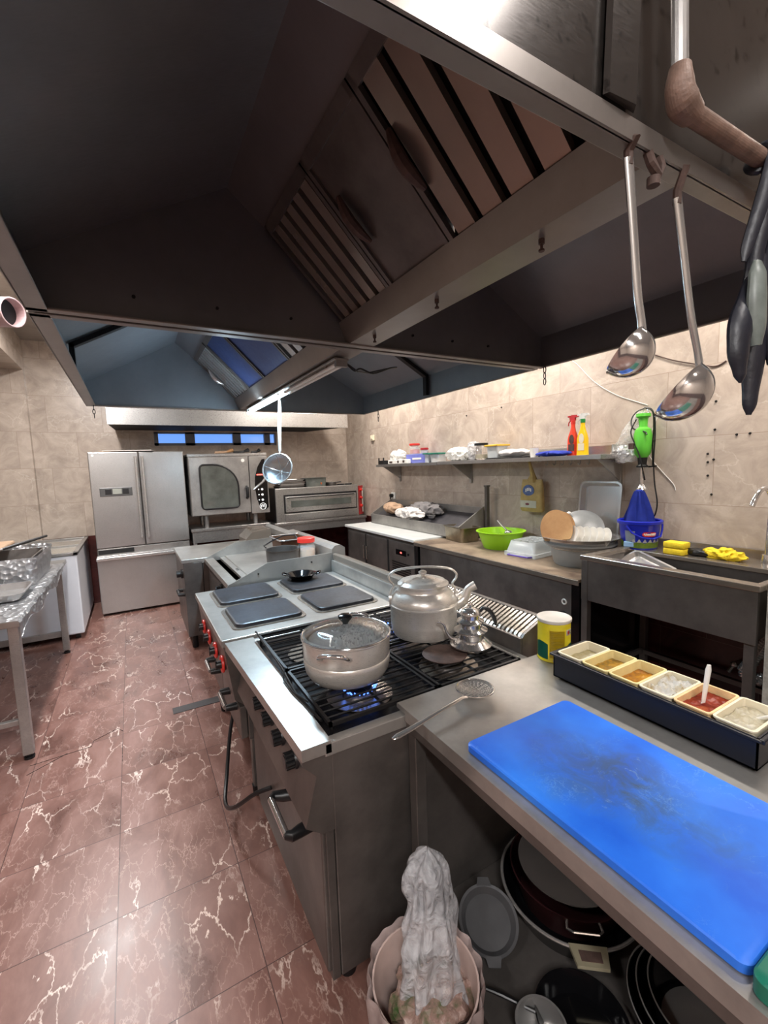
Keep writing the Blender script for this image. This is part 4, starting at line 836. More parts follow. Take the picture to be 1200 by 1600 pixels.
t = thing('topping_trough', 'sloped steel ingredient trough on the marble counter against the wall', 'trough', (2.9, 4.2, 0.868))
tr = B(); y0, y1 = 3.32, 5.12
tr.box((2.72, y0, 0.869), (2.735, y1, 0.99), 0.002).box((3.04, y0, 0.869), (3.05, y1, 1.16), 0.002).box((2.72, y0, 0.869), (3.05, y1, 0.875))
part('body', tr, 'steel_top', t)
for yy in (y0, y1-0.012): part('end_panel', B().prism([(2.72, yy, 0.87), (2.72, yy, 0.99), (3.05, yy, 1.17), (3.05, yy, 0.87)], (0, 0.012, 0)), 'steel_top', t)
part('inner_well', B().prism([(2.74, y0+0.015, 0.89), (2.74, y0+0.015, 0.93), (3.035, y0+0.015, 1.09), (3.035, y0+0.015, 0.89)], (0, y1-y0-0.03, 0)), plain('dark_stone_well', srgb(58, 56, 60), 0.4, 0, 0.3), t)
def cloth(name, c, rad, mat, lab, cat='cloth', seed=0, amp=0.28, freq=9, rz=0.0, ry=0.0, group=None, sub=5):
    m = Matrix.Translation(c) @ Matrix.Rotation(rz, 4, 'Z') @ Matrix.Rotation(ry, 4, 'Y')
    return solo(name, B().blob((0, 0, 0), rad, amp, freq, sub, seed, mat=m), mat, lab, cat, True, group)
cloth('folded_cloth', (2.86, 4.78, 1.075), (0.10, 0.16, 0.07), 'cloth_tan', 'tan cloth bundle in the far end of the ingredient trough', seed=2)
cloth('crumpled_cloth', (2.83, 4.32, 1.045), (0.13, 0.24, 0.065), 'cloth_w', 'white crumpled cloth spilling over the front of the ingredient trough', seed=5, freq=11, amp=0.4)
cloth('crumpled_cloth', (2.93, 4.15, 1.10), (0.09, 0.28, 0.075), 'cloth_g', 'grey crumpled cloth behind the white one in the ingredient trough', seed=9, freq=10, amp=0.35)
solo('metal_bowl', B().lathe([(0, 0), (0.03, 0), (0.05, 0.03), (0.047, 0.03), (0.028, 0.004), (0, 0.004)], (2.84, 3.93, 1.02), 20), 'chrome', 'tiny shiny metal bowl in the near half of the ingredient trough', 'bowl', True)
solo('steel_post', B().box((2.995, 3.22, 0.853), (3.03, 3.255, 1.37), 0.003).box((2.99, 3.215, 1.37), (3.035, 3.26, 1.385), 0.002), 'dsteel', 'upright square steel post behind the deep pan', 'post')
solo('deep_pan', B().pan(0.25, 0.36, 0.14, 0.035, 0.003, 0.90, 0.014, (0, 0, 0), Matrix.Translation((2.79, 3.36, 0.8525)) @ Matrix.Rotation(R(-6), 4, 'Z')), plain('smoky_pan_steel', srgb(150, 140, 122), 0.3, 0.9, 0.35, 7), 'deep rectangular steel pan next to the green bowl', 'pan', True)
t = thing('green_bowl', 'lime green plastic bowl with dark tools inside', 'bowl', (2.80, 2.84, 0.8525))
part('bowl', B().lathe([(0, 0), (0.145, 0), (0.15, 0.004), (0.198, 0.140), (0.215, 0.147), (0.215, 0.153), (0.196, 0.153), (0.146, 0.008), (0, 0.006)], (2.80, 2.84, 0.8525), 48), 'green', t, True)
part('greens', B().blob((2.81, 2.84, 0.915), (0.145, 0.145, 0.05), 0.4, 18, 4, 3), plain('dark_greens', srgb(52, 70, 36), 0.7, 0, 0.4, 30), t)
solo('metal_scoop', B().sphere((2.85, 2.80, 0.985), 0.035, sc=(1, 1, 0.6)).tube([(2.85, 2.80, 0.99), (2.88, 2.90, 1.03), (2.90, 2.98, 1.07)], 0.008, 8), 'chrome', 'small shiny scoop lying in the lime green bowl', 'scoop', True)
# clear storage box standing upside down
t = thing('storage_box', 'clear plastic storage box with purple handle beside the basins', 'box', (2.78, 2.46, 0.8525))
mb = Matrix.Translation((2.79, 2.475, 0.8525)) @ Matrix.Rotation(R(6), 4, 'Z')
q = B(); f = lambda w_, d_, r_, z: q.rrect(w_, d_, r_, z)
q.loft([f(.36, .30, .02, 0), f(.36, .30, .02, 0.03), f(.33, .27, .02, 0.032), f(.29, .235, .03, 0.115), f(.285, .23, .03, 0.118), f(.283, .228, .03, 0.114), f(.325, .265, .02, 0.03), f(.355, .295, .02, 0.002)], False, True, mat=mb)
part('box_shell', q, 'clearp', t, True)
q = B()
for i in range(4):
    for j in range(3): q.tube(ring_pts((-0.10+i*0.066, -0.07+j*0.07, 0.119), 0.026, 18), 0.0025, 6, closed=True, mat=mb)
part('ring_pattern', q, 'clearp', t, True)
part('handle', B().tube([(-0.18, -0.12, 0.012), (-0.212, -0.11, 0.014), (-0.215, 0, 0.014), (-0.212, 0.08, 0.014), (-0.18, 0.09, 0.012)], 0.007, 8, mat=mb), 'purple', t, True)
# basins
bc = (2.775, 2.03)
t = thing('plastic_basin', 'round grey plastic basin carrying the steel bowl of dishes', 'basin', (bc[0], bc[1], 0.8525))
part('basin', B().lathe([(0, 0), (0.165, 0), (0.175, 0.01), (0.205, 0.13), (0.225, 0.135), (0.232, 0.15), (0.245, 0.152), (0.246, 0.162), (0.222, 0.162), (0.20, 0.13), (0.17, 0.012), (0, 0.008)], (bc[0], bc[1], 0.8525), 56), 'greyp', t, True)
solo('steel_bowl', B().lathe([(0, 0), (0.12, 0), (0.175, 0.035), (0.225, 0.10), (0.238, 0.142), (0.268, 0.150), (0.270, 0.155), (0.235, 0.150), (0.220, 0.10), (0.17, 0.04), (0.115, 0.005), (0, 0.004)], (bc[0], bc[1], 0.905), 56), 'satin', 'wide steel bowl full of plates sitting in the grey basin', 'bowl', True)
def cam_frame(c, yaw, tilt, roll=0.0):
    """frame at c whose z axis points toward the aisle (yaw from -X), tilted back by tilt"""
    return Matrix.Translation(c) @ Matrix.Rotation(R(yaw), 4, 'Z') @ Matrix.Rotation(R(-90+tilt), 4, 'Y') @ Matrix.Rotation(R(roll), 4, 'Z')
def flat_board(rx, ry, cut, th, m):
    b = B(); pts = []
    for k in range(40):
        a = 2*PI*k/40; x, y = rx*math.cos(a), ry*math.sin(a)
        if x < -cut: x = -cut
        pts.append((x, y, 0))
    return b.prism(pts, (0, 0, th), m)
solo('wooden_board', flat_board(0.135, 0.108, 0.085, 0.022, cam_frame((2.615, 2.10, 1.115), 30, 18, 8)), 'wood', 'round-topped bamboo board standing in the steel bowl, front one', 'board')
solo('wooden_board', flat_board(0.125, 0.10, 0.085, 0.014, cam_frame((2.66, 2.105, 1.11), 36, 14, -6)), 'wood', 'second bamboo board half hidden behind the front one', 'board')
for k in range(6):
    m = cam_frame((2.665+0.024*k, 2.005-0.034*k, 1.068-0.002*k), -22, 20, 0)
    solo('white_plate', B().lathe([(0, 0), (0.045, 0.0), (0.072, 0.012), (0.074, 0.015), (0.044, 0.005), (0, 0.004)], (0, 0, 0), 32, m), 'porcelain', 'white plate standing on edge in the steel bowl, ' + ['nearest the aisle', 'second from the aisle', 'third from the aisle', 'fourth from the aisle', 'fifth from the aisle', 'nearest the wall'][k], 'plate', True, 'plates in the steel bowl')
m = cam_frame((2.83, 2.06, 1.10), 30, 36, 0)
solo('round_basin_lid', B().lathe([(0, 0.03), (0.09, 0.026), (0.12, 0.01), (0.155, 0.0), (0.157, -0.006), (0.12, 0.004), (0.09, 0.020), (0, 0.024)], (0, 0, 0), 40, m), plain('mid_grey_plastic', srgb(124, 126, 126), 0.35), 'large grey round lid leaning over the plates in the steel bowl', 'lid', True)
solo('white_slicer', B().box((-0.05, -0.02, 0), (0.05, 0.02, 0.012), 0.003, Matrix.Translation((2.80, 2.18, 1.185)) @ Matrix.Rotation(R(-30), 4, 'Z') @ Matrix.Rotation(R(-25), 4, 'Y')).box((-0.10, -0.008, 0.0), (-0.05, 0.008, 0.01), 0.003, Matrix.Translation((2.80, 2.18, 1.185)) @ Matrix.Rotation(R(-30), 4, 'Z') @ Matrix.Rotation(R(-25), 4, 'Y')), 'whitep', 'white plastic utensil sticking up behind the bamboo boards', 'utensil')
cl = B()
for k in range(9):
    a = rnd.uniform(0, 6.28); x, y = 2.89+rnd.uniform(-0.05, 0.06), 1.91+rnd.uniform(-0.05, 0.05)
    cl.tube([(x-0.05*math.cos(a), y-0.05*math.sin(a), 1.04), (x, y, 1.06), (x+0.05*math.cos(a), y+0.05*math.sin(a), 1.065)], 0.004, 6)
solo('cutlery', cl, 'chrome', 'loose shiny cutlery at the right side of the steel bowl', 'cutlery', True, None, 'stuff')
m = frame((3.015, 2.05, 0.862), (0, -1, 0), (0.12, 0, 1)) @ Matrix.Translation((0, 0.29, 0.0))
solo('steel_tray', B().pan(0.34, 0.565, 0.045, 0.035, 0.002, 0.93, 0.012, (0, 0, 0), m), 'satin', 'rectangular steel tray leaning upright against the wall behind the bowls', 'tray', True)

# ---------------------------------------------------------------- sink
t = thing('sink_unit', 'dark stainless sink with deep front apron under the faucet', 'sink', (2.75, 1.28, 0))
SY0, SY1, SZ = 0.83, 1.735, 1.015
sb = B().box((2.375, SY0, 0.985), (2.435, SY1, SZ), 0.004).box((2.435, SY1-0.05, 0.985), (2.84, SY1, SZ), 0.003).box((2.435, SY0, 0.985), (2.84, SY0+0.03, SZ), 0.003).box((2.83, SY0, 0.975), (3.085, SY1, 1.0), 0.003)
part('rim', sb, 'satin_g', t)
part('apron', B().box((2.383, SY0+0.01, 0.735), (2.393, SY1-0.005, 0.985), 0.002).box((2.393, SY1-0.012, 0.735), (3.07, SY1-0.005, 0.985)), 'dsteel', t)
part('basin', B().box((2.43, SY0+0.03, 0.74), (2.85, SY1-0.05, 0.745)).box((2.43, SY0+0.03, 0.745), (2.435, SY1-0.05, 0.99)).box((2.845, SY0+0.03, 0.745), (2.85, SY1-0.05, 0.99)).box((2.43, SY0+0.025, 0.745), (2.85, SY0+0.03, 0.99)).box((2.43, SY1-0.05, 0.745), (2.85, SY1-0.045, 0.99)), 'dsteel', t)
part('back_splash', B().box((3.07, SY0, 0.99), (3.085, SY1, 1.055), 0.003), 'satin_g', t)
for (x, y) in ((2.40, SY1-0.03), (3.04, SY1-0.03), (3.04, SY0+0.03), (2.42, SY0+0.04)):
    l = part('leg', B().box((x-0.02, y-0.02, 0.03), (x+0.02, y+0.02, 0.985), 0.002), 'dsteel', t); part('foot', B().cyl((x, y, 0), (x, y, 0.03), 0.02, seg=10), 'black', l)
part('rail', B().box((3.0, SY0+0.05, 0.24), (3.03, SY1-0.05, 0.27)).box((2.42, SY1-0.04, 0.24), (3.02, SY1-0.02, 0.27)), 'dsteel', t)
t = thing('faucet', 'chrome arched faucet at the right edge above the sink', 'faucet', (2.97, 1.03, 1.0))
part('spout', B().stube([(2.97, 1.015, 1.04), (2.975, 1.01, 1.30), (2.965, 1.01, 1.37), (2.93, 1.02, 1.415), (2.885, 1.03, 1.405), (2.85, 1.04, 1.36), (2.835, 1.045, 1.325)], 0.0135, 14), 'chrome', t, True)
part('base', B().cyl((2.97, 1.015, 1.0005), (2.97, 1.015, 1.05), 0.028, 0.024, 18), 'chrome', t, True)
part('lever', B().tube([(2.97, 0.99, 1.06), (2.95, 0.93, 1.09)], 0.008, 8), 'chrome', t, True)
dh = [Vector((2.60, 0.86, 0.735)), Vector((2.60, 0.89, 0.66)), Vector((2.60, 0.925, 0.58)), Vector((2.60, 0.955, 0.52)), Vector((2.60, 0.945, 0.485)), Vector((2.61, 0.90, 0.49)), Vector((2.63, 0.86, 0.52)), Vector((2.70, 0.83, 0.56))]
fine = []
for a, b_ in zip(dh, dh[1:]):
    n = max(2, int((b_-a).length/0.0045))
    fine += [a.lerp(b_, k/n) for k in range(n)]
solo('drain_hose', B().tube(fine, [0.030 if k % 3 else 0.023 for k in range(len(fine))], 14), 'chrome', 'chrome ribbed drain hose hanging under the right of the sink', 'hose', True)
solo('stop_valve', B().cyl((3.085, 1.16, 0.36), (3.02, 1.16, 0.36), 0.012, seg=10).sphere((3.02, 1.16, 0.36), 0.02).tube([(3.02, 1.16, 0.36), (3.0, 1.18, 0.31)], 0.012, 8), 'chrome', 'small chrome valve on the dark red wall under the sink', 'valve', True)
struct('trim_3', B().box((2.36, 0.70, 0.0), (3.10, 0.80, 1.02), 0.006), plain('speckled_plaster', srgb(170, 166, 156), 0.85, 0, 0.25, 35, bump=0.5))
# tray and blue block in the sink, things on the back ledge
mt = frame((2.70, 1.52, 0.905), (-0.35, -0.90, -0.16), (0.75, -0.30, 0.45))
solo('steel_tray', B().pan(0.36, 0.20, 0.03, 0.03, c=(0, 0, 0), mat=mt), 'satin', 'steel tray tilted inside the sink under the blue bucket', 'tray', True)
solo('blue_block', B().box((-0.03, -0.03, 0), (0.03, 0.03, 0.035), 0.005, Matrix.Translation((2.83, 1.775, 1.017)) @ Matrix.Rotation(0.4, 4, 'Z') @ Matrix.Translation((-0.02, -0.07, 0))), plain('pale_blue_plastic', srgb(140, 176, 214), 0.5), 'pale blue block on the left corner of the sink rim', 'block')
bk = (2.93, 1.69); 
t = thing('blue_bucket', 'blue plastic bucket with red swirl emblem and green base print on the sink ledge', 'bucket', (bk[0], bk[1], 1.0005))
part('bucket', B().lathe([(0, 0), (0.100, 0), (0.103, 0.004), (0.122, 0.165), (0.134, 0.168), (0.136, 0.185), (0.128, 0.19), (0.118, 0.185), (0.118, 0.165), (0.100, 0.006), (0, 0.006)], (bk[0], bk[1], 1.0005), 48), 'bluep', t, True)
def wrap(b, r0, r1, z0, z1, a0, a1, n=12, th=0.0012, wav=0.0):
    def fn(u, v):
        a = a0+(a1-a0)*u; z = z0+(z1-z0)*v+(wav*math.sin(u*34)*v if wav else 0); r = r0+(r1-r0)*((z-0)/0.165)
        return Vector((bk[0]+r*math.cos(a), bk[1]+r*math.sin(a), 1.0005+z))
    return b.grid(fn, n, 6, th)
part('green_print', wrap(B(), 0.1045, 0.1235, 0.012, 0.052, PI*0.75, PI*1.75, 40, 0.001, 0.008), plain('grass_green', srgb(140, 168, 66), 0.4, 0, 0.25, 60), t)
part('white_flowers', wrap(B(), 0.1055, 0.1245, 0.050, 0.060, PI*1.05, PI*1.55, 60, 0.001, 0.012), 'whitep', t)
part('white_label', wrap(B(), 0.1052, 0.1242, 0.055, 0.125, PI*0.92, PI*1.10, 10), plain('pale_label', srgb(186, 196, 208), 0.5), t)
def on_bucket(x, z, off=0.0): 
    a = PI*1.33+x/0.118; r = 0.1045+0.019*z/0.165+off; return Vector((bk[0]+r*math.cos(a), bk[1]+r*math.sin(a), 1.0005+z))
em = B(); ctr = [(0.045*math.cos(a), 0.105+0.020*math.sin(a)*(1+0.25*math.cos(2*a))) for a in [2*PI*k/28 for k in range(28)]]
em.prism([on_bucket(x, z, 0.002) for x, z in ctr], on_bucket(0, 0.1, 0.001)-on_bucket(0, 0.1, 0))
e = part('emblem', em, 'red', t)
sc = B(); sc.tube([on_bucket(-0.036+0.072*k/40, 0.105+0.008*math.sin(k*1.15)*(1 if k % 6 else 0.3), 0.006) for k in range(41)], 0.0022, 5)
part('lettering', sc, 'whitep', e)
hd = [on_bucket(-0.13, 0.16, 0.014), on_bucket(-0.10, 0.115, 0.012), on_bucket(-0.05, 0.085, 0.010), on_bucket(0.02, 0.075, 0.010), on_bucket(0.09, 0.085, 0.010), on_bucket(0.14, 0.12, 0.012), on_bucket(0.155, 0.16, 0.012)]
part('handle', B().tube(hd, 0.006, 8), 'bluep', t, True)
# blue cloth rising from the bucket
def clf(u, v):
    a = u*2*PI; r = (0.026+0.064*(1-v)**0.9)*(1+0.20*math.sin(a*5+v*2)+0.08*math.sin(a*9)); z = 1.16+v*0.215
    return Vector((2.955+r*0.9*math.cos(a)+0.04*v, 1.715+r*math.sin(a)+0.02*v, z))
solo('blue_cloth', B().grid(clf, 72, 16, 0.002).blob((2.995, 1.735, 1.375), (0.024, 0.026, 0.012), 0.2, 20, 3), 'cloth_b', 'royal blue cloth draped in a cone above the blue bucket', 'cloth', True)
# immersion blender hanging on the wall
t = thing('hand_blender', 'bright green hand blender with steel shaft hanging on the wall', 'blender', (3.03, 1.735, 1.39))
x, y = 3.025, 1.737
part('handle', B().lathe([(0, 0.20), (0.044, 0.20), (0.046, 0.18), (0.030, 0.170), (0.026, 0.12), (0.030, 0.10), (0, 0.10)], (x, y, 1.695), 24), 'mixg', t, True)
part('body', B().lathe([(0, 0.0), (0.030, 0.0), (0.050, 0.03), (0.056, 0.08), (0.056, 0.15), (0.048, 0.19), (0.028, 0.205), (0, 0.205)], (x, y, 1.60), 28), 'mixg', t, True)
part('coupling', B().lathe([(0, 0), (0.036, 0.0), (0.036, 0.01), (0.026, 0.02), (0.032, 0.075), (0, 0.075)], (x, y, 1.535), 20), 'black', t, True)
part('shaft', B().cyl((x, y, 1.41), (x, y, 1.54), 0.0155, seg=14), 'chrome', t, True)
part('guard', B().lathe([(0.016, 0.035), (0.03, 0.02), (0.042, 0.0), (0.038, 0.0), (0.012, 0.03)], (x, y, 1.385), 24), 'chrome', t, True)
part('label', B().box((2.962, 1.765, 1.66), (2.975, 1.80, 1.70), 0.002), 'rust', t)
part('eyelet', B().tube(ring_pts((3.05, y, 1.905), 0.02, 16, (0, 1, 0), (0, 0, 1)), 0.003, 6, closed=True), 'chrome', t)
part('cord', B().stube([(3.0, 1.77, 1.86), (2.99, 1.80, 1.78), (2.975, 1.765, 1.70), (2.97, 1.72, 1.60), (2.98, 1.71, 1.53), (3.03, 1.72, 1.45)], 0.0045, 8)
     .stube([(3.04, 1.74, 1.93), (3.03, 1.79, 1.91), (3.01, 1.81, 1.86), (3.0, 1.79, 1.80), (2.98, 1.70, 1.77), (2.97, 1.68, 1.75)], 0.0045, 8)
     .stube([(3.04, 1.74, 1.935), (3.03, 1.69, 1.92), (3.02, 1.66, 1.86), (3.02, 1.655, 1.74), (3.03, 1.665, 1.62), (3.05, 1.675, 1.54), (3.05, 1.665, 1.42), (3.04, 1.64, 1.30), (3.04, 1.65, 1.22), (3.05, 1.68, 1.18)], 0.0045, 8)
     .stube([(3.04, 1.73, 1.93), (3.03, 1.68, 1.90), (3.03, 1.67, 1.80), (3.04, 1.68, 1.66), (3.05, 1.68, 1.54)], 0.0045, 8)
     .tube([(3.05, 1.655, 1.542), (3.05, 1.71, 1.538)], 0.006, 6), 'black', t, True)
def pbag(u, v):
    a = u*2*PI; w_ = (0.02+0.085*math.sin(min(1, (1-v)*1.25)*PI*0.55))*(1+0.25*noise.noise(Vector((math.cos(a)*2, math.sin(a)*2, v*5))))
    return Vector((3.03+0.45*w_*math.cos(a), 1.745+0.11*(1-v)**0.7+w_*math.sin(a), 1.575+v*0.335+0.02*noise.noise(Vector((a*2, v*4, 2)))))
t = thing('plastic_bag', 'crumpled clear plastic bag hanging left of the green blender', 'bag', (3.03, 1.85, 1.575))
part('film', B().grid(pbag, 48, 20, 0), 'bagclear', t, True)
part('foil_packet', B().blob((3.02, 1.875, 1.63), (0.035, 0.075, 0.055), 0.45, 22, 4, 4), 'foil', t)
solo('wall_wire', B().stube([(3.095, 2.40, 2.42), (3.095, 2.30, 2.34), (3.095, 2.15, 2.18), (3.095, 1.98, 2.06), (3.095, 1.83, 1.99), (3.095, 1.75, 1.955)], 0.003, 6), 'whitep', 'thin white wire running down the tiles to the green blender', 'wire', True)
solo('wall_wire', B().stube([(3.095, 1.66, 1.92), (3.09, 1.70, 1.82), (3.085, 1.74, 1.68), (3.09, 1.72, 1.60), (3.094, 1.64, 1.50), (3.095, 1.57, 1.42), (3.095, 1.555, 1.38)], 0.0026, 6), 'whitep', 'thin pale wire dangling from the green blender to its lower right', 'wire', True)
solo('wall_wire', B().stube([(3.095, 1.75, 2.30), (3.09, 1.60, 2.22), (3.09, 1.42, 2.15), (3.095, 1.35, 2.13), (3.095, 1.30, 2.15)], 0.004, 6), 'rust', 'dark stiff wire on the tiles between the two ladles and the black gloves', 'wire', True)
for k in range(2):
    solo('sponge', B().box((2.845, 1.375, 1.0012+k*0.039), (2.93, 1.495, 1.039+k*0.039), 0.008, Matrix.Rotation(0.0, 4, 'Z')), 'yellow', ['yellow sponge on the sink ledge, lower of the stacked two', 'yellow sponge on the sink ledge, upper of the stacked two'][k], 'sponge', True, 'yellow sponges on the sink ledge')
cloth('wet_scourer', (2.93, 1.33, 1.022), (0.04, 0.07, 0.024), 'black', 'black wet scouring pad between sponges and yellow cloth', 'sponge', 4, 0.3, 20, sub=4)
cloth('yellow_cloth', (2.93, 1.20, 1.030), (0.045, 0.095, 0.032), 'yellow', 'crumpled yellow cloth at the right on the sink ledge', 'cloth', 7, 0.55, 24)

# ---------------------------------------------------------------- wall shelf
t = thing('wall_shelf', 'long steel shelf on the right wall full of small goods', 'shelf', (2.95, 3.5, 1.6))
part('board', B().box((2.82, 1.905, 1.600), (3.095, 3.78, 1.634), 0.002).box((2.82, 3.79, 1.597), (3.095, 5.12, 1.629), 0.002), 'steel_h', t)
part('back_lip', B().box((3.085, 1.905, 1.634), (3.095, 3.78, 1.70)), 'steel_h', t)
part('end_lip', B().box((2.95, 1.905, 1.634), (3.09, 1.912, 1.70)), 'steel_h', t)
for y in (1.93, 3.55, 4.95): part('bracket', B().prism([(2.84, y, 1.597), (3.095, y, 1.597), (3.095, y, 1.43)], (0, 0.012, 0)).box((3.08, y-0.01, 1.40), (3.095, y+0.02, 1.597)), 'steel_top', t)
hk = B()
for k in range(6): y = 2.46-0.075*k; hk.tube([(2.95, y, 1.60), (2.95, y, 1.575), (2.935, y, 1.565), (2.92, y, 1.578)], 0.004, 6)
part('hook_rail', hk, 'steel', t)
Z = 1.6345; Z2 = 1.6295
# black crate with a white bag
t = thing('small_crate', 'small black plastic crate at the far end of the wall shelf', 'crate', (2.93, 5.04, Z2))
cr = B()
for y in (4.97, 5.10): cr.box((2.85, y-0.004, Z2), (3.05, y+0.004, Z2+0.05))
cr.box((2.846, 4.97, Z2), (2.854, 5.10, Z2+0.05)).box((3.046, 4.97, Z2), (3.054, 5.10, Z2+0.05)).box((2.85, 4.97, Z2), (3.05, 5.10, Z2+0.006))
for x in (2.855, 3.045):
    for y in (4.975, 5.095): cr.cyl((x, y, Z2), (x, y, Z2+0.085), 0.010, seg=8)
part('crate', cr, 'black', t)
cloth('white_bag', (2.99, 4.82, 1.72), (0.07, 0.15, 0.085), 'whitep', 'crumpled white bag behind the crate at the far end of the shelf', 'bag', 3, 0.35, 12)
t = thing('blue_box', 'periwinkle blue carton with a white label on the wall shelf', 'box', (2.97, 4.32, Z2))
part('carton', B().box((2.91, 4.06, Z2), (3.06, 4.52, Z2+0.105), 0.004), plain('periwinkle_card', srgb(112, 120, 196), 0.6), t)
part('label', B().box((2.907, 4.20, Z2+0.04), (2.911, 4.38, Z2+0.062)).box((2.906, 4.21, Z2+0.046), (2.909, 4.37, Z2+0.056)), 'whitep', t)
t = thing('white_packet', 'flat white packet with red print in front of the blue carton', 'packet', (2.87, 4.6, Z2))
part('packet', B().box((2.84, 4.40, Z2), (2.90, 4.84, Z2+0.050), 0.008), 'whitep', t)
part('print', B().box((2.837, 4.73, Z2+0.012), (2.8405, 4.80, Z2+0.034)).box((2.837, 4.58, Z2+0.010), (2.8405, 4.61, Z2+0.040)).box((2.837, 4.45, Z2+0.012), (2.8405, 4.49, Z2+0.04)), 'rust', t)
def jar(c, r, h, mat, lidmat, lab, liquid=None, name='jar', lidh=0.02, lidr=1.05):
    t = thing(name, lab, 'jar', c)
    part('glass_body', B().lathe([(0, 0), (r*.95, 0), (r, r*.12), (r, h*.78), (r*.84, h*.90), (r*.84, h), (r*.79, h), (r*.79, h*.9), (r*.94, h*.77), (r*.94, r*.16), (0, r*.12)], c, 28), mat, t, True)
    part('lid', B().lathe([(0, 0), (r*lidr, 0), (r*lidr, lidh), (r*lidr*.94, lidh+0.003), (0, lidh+0.003)], (c[0], c[1], c[2]+h), 28), lidmat, t, True)
    if liquid: part('contents', B().lathe([(0, 0), (r*.9, 0), (r*.9, h*liquid[1]), (0, h*liquid[1])], (c[0], c[1], c[2]+r*.17), 24), liquid[0], t, True)
    return t
M['orange'] = plain('orange_jar_contents', srgb(214, 120, 96), 0.5); M['brownc'] = plain('amber_contents', srgb(196, 140, 74), 0.5)
jar((2.985, 4.44, Z2+0.1055), 0.062, 0.105, 'jarp', 'red', 'clear jar with big red lid standing on the blue carton', (M['orange'], 0.45))
jar((3.0, 4.26, Z2+0.1055), 0.045, 0.045, 'jarp', 'redp', 'low jar with dark red lid on the right half of the blue carton')
def tub(x0, x1, y0, y1, z, h, mat, lid, lab, fill=None):
    t = thing('food_tub', lab, 'tub', ((x0+x1)/2, (y0+y1)/2, z))
    part('tub', B().pan(x1-x0, y1-y0, h, 0.02, c=((x0+x1)/2, (y0+y1)/2, z)), mat, t, True)
    part('lid', B().box((x0-0.004, y0-0.004, z+h+0.0003), (x1+0.004, y1+0.004, z+h+0.018), 0.006), lid, t, True)
    if fill: part('contents', B().box((x0+0.02, y0+0.02, z+0.005), (x1-0.02, y1-0.02, z+h*0.6), 0.01), fill, t)
tub(2.88, 3.0, 4.03, 4.125, Z2, 0.09, 'clearp', 'dkgreen', 'left of two clear tubs with dark green lids right of the blue carton', 'purple')
tub(2.88, 3.02, 3.84, 4.015, Z2, 0.085, 'clearp', 'dkgreen', 'right of two clear tubs with dark green lids', 'brownc')
jar((2.93, 3.785, Z), 0.030, 0.06, 'clearp', 'clearp', 'small clear jar between green-lidded tub and crumpled film') if False else None
cloth('crumpled_film', (2.95, 3.57, 1.70), (0.07, 0.17, 0.062), 'whitep', 'heap of crumpled white film in the middle of the shelf', 'film', 11, 0.55, 16)
cloth('crumpled_film', (2.95, 3.345, 1.725), (0.06, 0.07, 0.085), 'bag', 'upright crumpled translucent film beside the steel-lidded jar', 'film', 13, 0.5, 16)
jar((2.93, 3.22, Z), 0.062, 0.135, 'glass', 'iron', 'glass jar with dark metal lid in the middle of the shelf', (M['cream'], 0.3))
tub(2.88, 3.04, 2.96, 3.12, Z, 0.115, 'clearp', plain('yellow_lid', srgb(222, 178, 62), 0.4), 'clear tub with yellow lid on the shelf', None)
solo('black_tray', B().box((2.83, 2.62, Z), (3.05, 3.05, Z+0.012), 0.004), 'black', 'thin black tray under the white cloth on the shelf', 'tray')
cloth('white_cloth', (2.93, 2.80, Z+0.047), (0.08, 0.17, 0.035), 'cloth_w', 'white folded cloth lying on the black tray on the shelf', 'cloth', 15, 0.25, 9)
solo('white_cup', B().lathe([(0, 0), (0.030, 0), (0.036, 0.075), (0.034, 0.075), (0.028, 0.004), (0, 0.004)], (2.90, 2.555, Z), 24), 'porcelain', 'small white cup on the shelf between tray and blue cloth', 'cup', True)
solo('blue_cloth', B().blob((2.90, 2.36, Z+0.022), (0.075, 0.15, 0.022), 0.25, 14, 5, 3, flatz=Z), 'cloth_b', 'flat folded royal blue cloth on the shelf left of the spray bottles', 'cloth', True)
def spray(x, y, body, cap, trig, lab, labelmat):
    t = thing('spray_bottle', lab, 'bottle', (x, y, Z))
    b = B(); R_ = [(0.078, 0.052, 0.012, 0), (0.080, 0.054, 0.02, 0.01), (0.078, 0.052, 0.02, 0.12), (0.062, 0.044, 0.018, 0.155), (0.040, 0.036, 0.016, 0.185), (0.030, 0.030, 0.014, 0.215), (0.030, 0.030, 0.014, 0.235)]
    b.loft([b.rrect(w2, w1, r, z, (0, 0), 5) for w1, w2, r, z in R_], mat=Matrix.Translation((x, y, Z)))
    part('bottle', b, body, t, True)
    part('collar', B().cyl((x, y, Z+0.235), (x, y, Z+0.262), 0.017, seg=18), cap, t, True)
    part('trigger_head', B().prism([(x, y+0.030, Z+0.262), (x, y+0.034, Z+0.285), (x, y+0.015, Z+0.305), (x, y-0.035, Z+0.302), (x, y-0.042, Z+0.288), (x, y-0.012, Z+0.282), (x, y-0.012, Z+0.262)], (0.02, 0, 0)).tube([(x+0.01, y+0.020, Z+0.27), (x+0.01, y+0.045, Z+0.25), (x+0.01, y+0.048, Z+0.225)], 0.005, 6).box((x, y+0.03, Z+0.288), (x+0.02, y+0.05, Z+0.302), 0.003), trig, t)
    part('label', B().lathe([(0, 0), (0.024, 0), (0.024, 0.002), (0, 0.002)], (0, 0, 0), 24, Matrix.Translation((x-0.0272, y-0.008, Z+0.12)) @ Matrix.Diagonal((1, 0.85, 1.5, 1)) @ Matrix.Rotation(R(-90), 4, 'Y')).box((x-0.0285, y-0.03, Z+0.035), (x-0.0262, y+0.02, Z+0.085)), labelmat, t)
    return t
